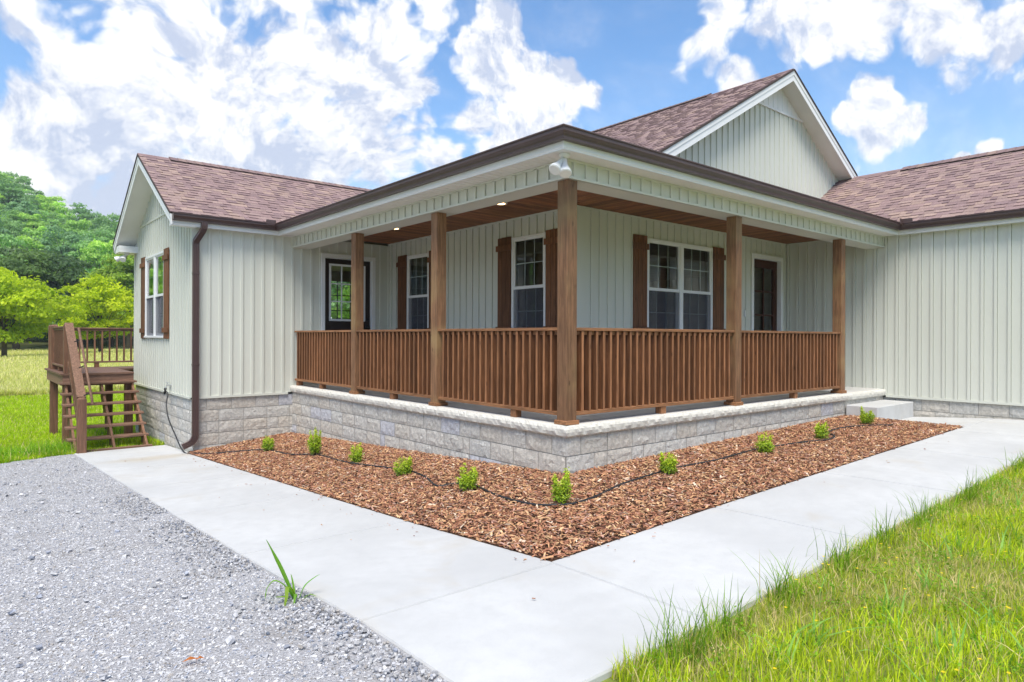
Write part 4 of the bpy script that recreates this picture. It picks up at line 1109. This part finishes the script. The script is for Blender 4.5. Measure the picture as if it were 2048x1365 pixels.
# wooded hillside: each tree its own object sharing five crowns
protos = []
for k, (h, r_, c1, c2) in enumerate(((15, 5.6, (0.178, 0.339, 0.122), (0.399, 0.636, 0.243)), (13, 5.4, (0.237, 0.429, 0.109), (0.563, 0.812, 0.213)), (17, 6.0, (0.142, 0.272, 0.134), (0.311, 0.503, 0.231)), (12, 5.0, (0.163, 0.311, 0.182), (0.355, 0.563, 0.304)), (15.5, 5.5, (0.267, 0.458, 0.122), (0.517, 0.740, 0.182)))):
    protos.append(tree('hillside_tree', at(77+2*k, 275-6*k), h, r_, .6, 34, 150, .62, c1, c2, 40+k, 'rounded green tree, one of many packed over the wooded hillside', group='trees covering the hillside', tr=.3))
rd = random.Random(99); r = 119.
while r < 272:
    step = math.degrees(6.4/r); az = 76.3+rd.random()*step
    while az < 93:
        a2 = az+rd.uniform(-.3, .3)*step; r2 = r+rd.uniform(-2.5, 2.5); s_ = rd.uniform(.62, 1.05)
        c = copy_tree(rd.choice(protos), at(a2, r2), None, (s_, s_, s_*rd.uniform(.85, 1.15)), rd.uniform(0, 6.28)); az += step
    r += 7.6+(r-119)*.02
for k in range(16):   # the wood goes on to the left, outside the picture, and behind the house
    az = 94.5+k*2.6; copy_tree(rd.choice(protos), at(az, rd.uniform(105, 120)), None, (1.1,)*3, rd.uniform(0, 6))
for k in range(12):
    az = 42+k*2.8; c = copy_tree(rd.choice(protos), at(az, rd.uniform(62, 75)), None, (.75,)*3, rd.uniform(0, 6)); c['label'] = 'green tree behind the house, glimpsed through the half-glass door'; c['group'] = 'trees behind the house'

# ------------------------------------------------------------------ shrubs
def shrub(x, y, w, h, label, seed):
    z = float(MU(x, y)); e = tag(empty('boxwood_shrub', (x, y, z)), label, 'shrub', 'young shrubs planted in the mulch bed'); rg = np.random.default_rng(seed); rd = random.Random(seed)
    m_ = MB(); tips = []
    ns = int(7+w*32)
    for k in range(ns):
        th = k*2.4+rd.uniform(-.3, .3); u = rd.random(); rr = w*.5*(.2+.85*math.sqrt(u)); hh = h*(1-.40*u*u)*rd.uniform(.55, 1.08)
        tip = Vector((math.cos(th)*rr*.9, math.sin(th)*rr*.9, hh)); mid = Vector((math.cos(th)*rr*.55, math.sin(th)*rr*.55, hh*.45))
        m_.tube([Vector((x, y, z-.01)), Vector((x, y, z))+mid, Vector((x, y, z))+tip], .002, 4, rr=[.004, .0025, .001]); tips.append((mid, tip))
    m_.build('stem', M['leafless'], e)
    P = []; Nn = []
    for mid, tip in tips:
        n = int(105*h/.23)
        for q_ in range(n):
            t = rd.uniform(-.35, 1.0); p = mid.lerp(tip, t) if t >= 0 else Vector((mid.x, mid.y, mid.z*(1+t*1.3)))*(1)
            s_ = .010+.013*(1-abs(t)); o_ = Vector((rd.gauss(0, 1), rd.gauss(0, 1), rd.gauss(0, .8)))*s_
            P.append(p+o_); Nn.append(o_.normalized()+Vector((0, 0, .5)))
    P = np.array(P)+np.array([x, y, z]); P[:, 2] = np.maximum(P[:, 2], z+.012)
    V, Q = leafcards(P, rg.uniform(.013, .024, len(P)), np.array(Nn), .4, rg)
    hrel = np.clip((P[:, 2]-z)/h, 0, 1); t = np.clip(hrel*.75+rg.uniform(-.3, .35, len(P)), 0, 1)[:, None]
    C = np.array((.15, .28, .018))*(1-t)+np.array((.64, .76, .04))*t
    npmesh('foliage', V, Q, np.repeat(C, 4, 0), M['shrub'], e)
SH = [(-.99,5.41,.21,.27,'small upright shrub nearest the downspout, leaning left over the mulch'), (-.80,4.16,.22,.40,'tallest slender shrub, second from the downspout end of the bed'),
      (-.74,3.00,.20,.23,'loose light green shrub between the tallest one and the dense ball'), (-.81,1.74,.24,.20,'dense low ball-shaped shrub with the hose at its foot'),
      (-.88,.45,.24,.25,'wide yellow-green shrub crossed by the hose near the porch corner'), (-.78,-.73,.16,.31,'thin upright shrub standing before the porch foundation corner'),
      (.74,-.67,.20,.23,'rounded shrub first along the right side of the porch'), (2.46,-.74,.20,.22,'bushy shrub midway along the right side of the porch'),
      (3.79,-.76,.20,.23,'rounded shrub beside the hose loop, second from the concrete step'), (5.47,-.63,.23,.27,'green shrub closest to the concrete porch step')]
for i, s_ in enumerate(SH): shrub(*s_, 60+i)

# ------------------------------------------------------------------ mulch chips
def chips(n, sel, zf, L0, L1, W0, W1, T0, T1, tilt, pal, name, label, cat, mat, x0, x1, y0, y1, origin, probs=None, curl=0.):
    xs = []; ys = []; tot = 0
    while tot < n:
        x = rng.uniform(x0, x1, n); y = rng.uniform(y0, y1, n); k = sel(x, y); xs.append(x[k]); ys.append(y[k]); tot += k.sum()
    x = np.concatenate(xs)[:n]; y = np.concatenate(ys)[:n]; z = zf(x, y)
    skew = rng.uniform(0, 1, n)**2.2
    L = L0+(L1-L0)*skew; W = W0+(W1-W0)*rng.uniform(0, 1, n)*(.5+.5*skew); T = rng.uniform(T0, T1, n)
    th = rng.uniform(0, 2*np.pi, n); ti = rng.normal(0, tilt, n); ro = rng.normal(0, tilt*1.3, n)
    A = np.stack([np.cos(th)*np.cos(ti), np.sin(th)*np.cos(ti), np.sin(ti)], 1)
    B0 = np.stack([-np.sin(th), np.cos(th), 0*th], 1); Cn = np.cross(A, B0)
    B = B0*np.cos(ro)[:, None]+Cn*np.sin(ro)[:, None]; Nn = np.cross(A, B)
    P = np.stack([x, y, z+rng.uniform(0, .012, n)*(L1 > .03)+T*.3], 1)
    V = []
    for sz in (-1, 1):
        for sx, sy in ((-1, -1), (1, -1), (1, 1), (-1, 1)):
            j = rng.uniform(.55, 1.05, n)
            V.append(P+A*(L*.5*sx*j)[:, None]+B*(W*.5*sy*rng.uniform(.5, 1.1, n))[:, None]+Nn*(T*.5*sz)[:, None]*rng.uniform(.6, 1.2, n)[:, None])
    V = np.stack(V, 1).reshape(-1, 3); b = np.arange(n)[:, None, None]*8
    F = np.array([(4,5,6,7),(0,1,5,4),(1,2,6,5),(2,3,7,6),(3,0,4,7)])
    Q = (b+F[None]).reshape(-1, 4); pal = np.array(pal); C = pal[rng.choice(len(pal), n, p=probs)]*rng.uniform(.75, 1.25, (n, 1))
    o = npmesh(name, V, Q, np.repeat(C, 8, 0), mat, origin=origin); return tag(o, label, cat, kind='stuff')
MP = [(.40, .19, .11), (.28, .12, .07), (.52, .29, .15), (.62, .40, .22), (.14, .06, .04), (.46, .27, .21), (.64, .50, .38)]
chips(66000, bed2, lambda x, y: MU(x, y)+.002, .016, .085, .006, .021, .002, .006, .26, MP, 'mulch', 'reddish brown shredded bark mulch filling the bed along the porch', 'mulch', M['mulch'], -1.735, 6.31, -1.615, 7.05, (0, -1, -.55), [.26, .22, .2, .1, .1, .08, .04])
# a few stray chips on the walk
chips(70, lambda x, y: ((x < -1.74) & (x > -2.9) & (rng.uniform(0, 1, len(x)) < np.exp((x+1.74)*4))) | ((y < -1.62) & (y > -2.0) & (x > -1.5) & (rng.uniform(0, 1, len(x)) < .3)), lambda x, y: G(x, y)+.003, .01, .035, .004, .012, .002, .005, .1, MP[:3], 'stray_mulch', 'few stray bark chips lying on the concrete walk', 'mulch', M['mulch'], -2.9, 5, -2.2, 6.9, (-2, 0, -.6))
# gravel
GP = [(.50, .50, .52), (.46, .46, .485), (.54, .54, .555), (.31, .33, .39), (.58, .575, .575), (.37, .345, .325), (.21, .24, .30)]
inG = lambda x, y: (x < -3.10) & (y < gedge(x)-.02)
chips(78000, lambda x, y: inG(x, y) & (rng.uniform(0, 1, len(x)) < np.clip(1.25-(y+4)/13, .25, 1)), lambda x, y: GRV(x, y)+.001, .004, .026, .004, .017, .002, .007, .16, GP, 'gravel', 'crushed grey gravel surface of the driveway', 'gravel', M['stone'], -5.6, -3.1, -4.2, 8.75, (-4, 0, -.65), [.28, .22, .22, .08, .1, .07, .03])
chips(2300, lambda x, y: (rng.uniform(0, 1, len(x)) < np.exp((x+3.10)*7)) & (x < -3.10) & (np.sin(y*2.3)+np.sin(y*5.1+1) > -1.1), lambda x, y: GRV(x, y)+.002, .010, .034, .008, .024, .005, .014, .3, [tuple(q*.82 for q in c) for c in GP], 'edge_gravel', 'coarser loose stones gathered along the walk edge', 'gravel', M['stone'], -3.5, -3.1, -4.2, 3.5, (-3.2, -1, -.6), [.25, .25, .2, .12, .06, .09, .03])
chips(260, inG, lambda x, y: GRV(x, y)+.003, .025, .06, .02, .04, .012, .022, .3, GP[:4], 'scattered_stones', 'larger blue-grey stones scattered over the gravel', 'gravel', M['stone'], -5.4, -3.1, -4.2, 8.4, (-3.9, 0, -.62))

# ------------------------------------------------------------------ grass
def blades(P, H, Wd, bend, C1, C2, dry=.12, dryc=(.70, .58, .30)):
    n = len(P); th = rng.uniform(0, 2*np.pi, n); D = np.stack([np.cos(th), np.sin(th), 0*th], 1); ph = th+rng.uniform(.8, 2.3, n)
    Sd = np.stack([np.cos(ph), np.sin(ph), 0*ph], 1); H = H[:, None]; bd = (bend*rng.uniform(.1, 1.3, n))[:, None]*H
    V = []
    for t, w in ((0, 1.), (.38, .95), (.74, .62), (1.0, .08)):
        c = P+D*bd*t*t+np.array([0, 0, 1])*H*(t-.28*t*t*np.minimum(bd/H, 1.2)); ww = (Wd[:, None]*w*.5)
        V += [c-Sd*ww, c+Sd*ww]
    V = np.stack(V, 1).reshape(-1, 3); b = np.arange(n)[:, None, None]*8
    Q = (b+np.array([(0,1,3,2),(2,3,5,4),(4,5,7,6)])[None]).reshape(-1, 4)
    t = rng.uniform(0, 1, (n, 1)); C = np.array(C1)*(1-t)+np.array(C2)*t
    dr = rng.uniform(0, 1, n) < dry; C[dr] = np.array(dryc)*rng.uniform(.6, 1.2, (dr.sum(), 1))
    return V, Q, np.repeat(C, 8, 0)
def join(parts):
    V = []; Q = []; C = []; b = 0
    for v, q_, c in parts: V.append(v); Q.append(q_+b); C.append(c); b += len(v)
    return np.concatenate(V), np.concatenate(Q), np.concatenate(C)
def patch(x, y, s=1.1):
    return .5+.25*np.sin(x*2.1*s+1.3*np.sin(y*1.7*s))+.25*np.sin(y*2.9*s+1.1*np.cos(x*2.3*s)+1)
GE = lambda x: -2.80-.02*np.sin(x*3)-.03*np.sin(x*7.3)
parts = []
n = 150000; x = EYE[0]+2+rng.uniform(0, 1, n)**1.35*13; y = -2.78-rng.uniform(0, 1, n)**1.1*4.2
k = (y < GE(x)) & (x > -2.52) & (np.hypot(x-EYE[0], y-EYE[1]) > .9); x, y = x[k], y[k]
pt = patch(x, y); P = np.stack([x, y, G(x, y)-.03], 1)
lo = pt < .50
parts.append(blades(P[~lo], rng.uniform(.045, .13, (~lo).sum()), rng.uniform(.003, .006, (~lo).sum()), .55, (.30, .40, .014), (.74, .82, .045), .22))
parts.append(blades(P[lo], rng.uniform(.03, .09, lo.sum()), rng.uniform(.0025, .005, lo.sum()), .7, (.28, .34, .02), (.60, .62, .08), .48, (.78, .62, .36)))
# edge tufts hanging over the walk and taller clumps
def tufts(cs, per, hr, wr, bend, C1, C2, spread, zf=G, dry=.05):
    out = []
    for cx, cy, sc in cs:
        n_ = int(per*sc); xx = cx+rng.normal(0, spread, n_); yy = cy+rng.normal(0, spread*.6, n_); out.append(blades(np.stack([xx, yy, zf(xx, yy)-.03], 1), rng.uniform(*hr, n_)*(.6+.4*sc), rng.uniform(*wr, n_), bend, C1, C2, dry))
    return out
edge = [(-2.38+.05*k+random.uniform(-.1, .1), -2.86-random.uniform(0, .08), random.uniform(.25, 1.0)) for k in range(0, 190) if random.random() < .62]
parts += tufts(edge, 22, (.07, .21), (.003, .006), .75, (.13, .25, .016), (.34, .52, .03), .06)
big = [(-2.25, -2.94, 1.8), (-2.05, -2.92, 1.5), (-1.75, -2.9, 1.3), (-1.2, -2.88, 1.5), (-.5, -2.88, 1.2), (.15, -2.88, 1.4), (.9, -2.88, 1.3), (2.0, -2.9, 1.3), (3.4, -2.9, 1.2)]
parts += tufts(big, 26, (.13, .27), (.003, .006), .6, (.08, .18, .014), (.22, .38, .03), .07)
wide = [(random.uniform(-2.4, 4), random.uniform(-4.3, -2.95), random.uniform(.5, 1)) for _ in range(75)]
parts += tufts(wide, 7, (.12, .24), (.008, .015), 1.1, (.20, .38, .07), (.34, .56, .13), .03)
clov = [(random.uniform(-2.5, 5), random.uniform(-4.5, -2.85), random.uniform(.5, 1)) for _ in range(520)]
V, Q, C = join(parts)
# broad low leaves (clover and weeds)
cP = np.array([(a+random.gauss(0, .05), b+random.gauss(0, .05), 0) for a, b, c in clov for _ in range(26)]); cP = cP[cP[:, 1] < -2.84]; cP[:, 2] = G(cP[:, 0], cP[:, 1])+rng.uniform(.0, .05, len(cP))
v2, q2 = leafcards(cP, rng.uniform(.010, .024, len(cP)), np.tile([0, 0, 1.], (len(cP), 1)), .45, rng); c2 = np.repeat(np.array((.16, .29, .018))*rng.uniform(.7, 1.8, (len(cP), 1)), 4, 0)
V, Q, C = join([(V, Q, C), (v2, q2, c2)])
tag(npmesh('lawn_grass', V, Q, C, M['grass'], origin=(0, -3.5, -.5)), 'shaggy green lawn with dry straw patches right of the concrete walk', 'grass', kind='stuff')
# buttercups
fp = np.array([(random.uniform(-2.3, 4.5), random.uniform(-4.3, -2.83), 0) for _ in range(150)]); fp[:, 2] = G(fp[:, 0], fp[:, 1])+rng.uniform(.05, .11, len(fp))
V = []; 
for p in fp:
    for k in range(5):
        a = k*1.2566+p[0]*9; d = np.array([math.cos(a), math.sin(a), .25]); e_ = np.array([-math.sin(a), math.cos(a), 0]); V += [p, p+d*.005+e_*.004, p+d*.010, p+d*.005-e_*.004]
V = np.array(V); tag(npmesh('yellow_flowers', V, np.arange(len(V)).reshape(-1, 4), np.tile((.85, .62, .02), (len(V), 1)), M['petal'], origin=(0, -3.5, -.5)), 'tiny yellow wildflowers dotted through the shaggy lawn', 'flowers', kind='stuff')
# left lawn beyond the gravel, mown
def polar(n, az0, az1, r0, r1, pw_=1.):
    az = np.radians(rng.uniform(az0, az1, n)); r = r0+(r1-r0)*rng.uniform(0, 1, n)**pw_; return EYE[0]+r*np.cos(az), EYE[1]+r*np.sin(az)
x, y = polar(150000, 70, 92, 13.0, 37, 1.3); k = (y > gedge(x)-.03+.1*np.sin(x*9)) & ~((x > -3.1) & (y < 8.75)) & ~((x > -1.6) & (y < 12)); x, y = x[k], y[k]; rr = np.hypot(x-EYE[0], y-EYE[1])
pt = patch(x, y, .5)
p1 = blades(np.stack([x, y, GF(x, y)-.04], 1), rng.uniform(.06, .12, len(x))*(.8+.4*pt), .004+rr*.0005, .6, (.26, .42, .012), (.56, .70, .03), .10)
x, y = polar(5000, 74, 92, 13.0, 15.5); k = (y > gedge(x)-.06) & (y < gedge(x)+1.3) & ~((x > -3.1) & (y < 8.8)) & (x < -3.0); x, y = x[k], y[k]
p2 = blades(np.stack([x, y, GF(x, y)-.04], 1), rng.uniform(.12, .32, len(x)), rng.uniform(.006, .011, len(x)), .8, (.11, .27, .02), (.28, .50, .03), .04)
x, y = polar(1800, 72, 82, 13.0, 17.); k = (x > -3.1) & (x < -1.75) & (y > 8.95); x, y = x[k], y[k]
p3 = blades(np.stack([x, y, GF(x, y)-.04], 1), rng.uniform(.08, .2, len(x)), rng.uniform(.006, .011, len(x)), .8, (.06, .16, .015), (.18, .33, .03), .04)
V, Q, C = join([p1, p2, p3]); tag(npmesh('mown_grass', V, Q, C, M['grass'], origin=(-3.5, 15, -1.3)), 'bright mown grass between the gravel and the hay field', 'grass', kind='stuff')
# hay field
x, y = polar(110000, 73, 92, 30, 112, 1.7); lim = 31-.35*x-3+2*np.sin(x*.7); k = y > lim-4; x, y = x[k], y[k]; rr = np.hypot(x-EYE[0], y-EYE[1]); pt = patch(x, y, .13)
p1 = blades(np.stack([x, y, GF(x, y)-.05], 1), rng.uniform(.25, .5, len(x))*(.7+.5*pt), .006+rr*.0007, .5, (.42, .46, .11), (.76, .74, .34), .35, (.78, .70, .42))
tag(npmesh('hay_grass', *p1, M['grass'], origin=(-3, 60, -1.3)), 'pale yellow uncut hay field in front of the wood', 'grass', kind='stuff')

# ------------------------------------------------------------------ weed at the walk edge, dead leaf
def ribbon(mb, pts, w0, up=(0, 0, 1), prof=None):
    pts = spline(pts, 6); n = len(pts); vs = []
    for i, p in enumerate(pts):
        d = (pts[min(i+1, n-1)]-pts[max(i-1, 0)]).normalized(); s_ = d.cross(Vector(up)).normalized(); t = i/(n-1)
        w = w0*(math.sin(math.pi*min(1, .22+t*.78))**.7 if prof is None else prof(t)); nrm = s_.cross(d)
        vs += [p-s_*w/2+nrm*w*.18, p, p+s_*w/2+nrm*w*.18]
    fs = []
    for i in range(n-1): fs += [(i*3, i*3+1, i*3+4, i*3+3), (i*3+1, i*3+2, i*3+5, i*3+4)]
    mb.add(vs, fs)
wx, wy = -3.17, -1.04; wz = float(G(wx, wy))-.03
weed = tag(empty('weed', (wx, wy, wz)), 'tall broad-bladed green weed growing at the edge of the walk', 'weed')
rt, fw = Vector((math.sin(R(VIEW)), -math.cos(R(VIEW)), 0)), Vector((math.cos(R(VIEW)), math.sin(R(VIEW)), 0)); W0 = Vector((wx, wy, wz))
def wp(a, h, f=0.): return W0+rt*a+fw*f+Vector((0, 0, h))
for i, (pts, w) in enumerate((([wp(-.01, 0), wp(-.05, .09), wp(-.10, .19, .01), wp(-.145, .27, .02), wp(-.185, .35, .02)], .024),
                 ([wp(-.02, .02), wp(-.07, .09), wp(-.12, .125, -.02), wp(-.155, .09, -.03), wp(-.165, .03, -.04)], .014),
                 ([wp(0, 0), wp(-.02, .07, -.02), wp(-.035, .10, -.05), wp(-.03, .05, -.09), wp(-.035, -.0, -.11)], .016),
                 ([wp(.01, 0), wp(.03, .06), wp(.055, .10, .01), wp(.10, .135, .02), wp(.125, .15, .02)], .014),
                 ([wp(.01, 0), wp(.05, .03), wp(.08, .05, -.02), wp(.12, .045, -.03)], .011),
                 ([wp(-.01, 0), wp(-.04, .04, -.03), wp(-.07, .05, -.06), wp(-.10, .055, -.07)], .013),
                 ([wp(0, 0), wp(.0, .05, -.03), wp(.01, .06, -.06), wp(.015, .01, -.10)], .013), ([wp(-.01, .02), wp(-.03, .10, .02), wp(-.045, .15, .03)], .008))):
    m_ = MB(); m_.cc = (.17+.04*(i % 3), .38+.05*(i % 2), .04); ribbon(m_, pts, w*1.5); m_.build('leaf', M['grass'], weed, smooth=True)
lx, ly = -3.86, -1.55; lz = float(G(lx, ly))
m_ = MB(); m_.cc = (.50, .17, .05)
for q_ in range(2):
    cx, cy = lx+q_*.035, ly-q_*.02; s_ = .034-.014*q_
    m_.add([(cx-s_, cy, lz+.012), (cx-s_*.3, cy-s_*.5, lz+.022), (cx+s_, cy-.1*s_, lz+.010), (cx+s_*.2, cy+s_*.6, lz+.018), (cx, cy, lz+.028)], [(0, 1, 4), (1, 2, 4), (2, 3, 4), (3, 0, 4)])
tag(m_.build('dead_leaf', M['petal'], None, origin=(lx, ly, lz)), 'curled orange dead leaf lying on the grey gravel', 'leaf')

# ------------------------------------------------------------------ air
mb = MB(); mb.box(-320, 320, -320, 330, -3.5, 90)
hm = bpy.data.materials.new('air'); hm.use_nodes = True; N = NT(hm.node_tree)
for n in list(N.n): N.n.remove(n)
pv = N.node('ShaderNodeVolumePrincipled'); pv.inputs['Density'].default_value = .00042; pv.inputs['Color'].default_value = (.80, .88, 1, 1); pv.inputs['Anisotropy'].default_value = .2
o = N.node('ShaderNodeOutputMaterial'); N.link(pv.outputs[0], o.inputs['Volume'])
tag(mb.build('haze', hm), 'faint bluish haze over the field and the wooded hillside', 'haze', kind='stuff')
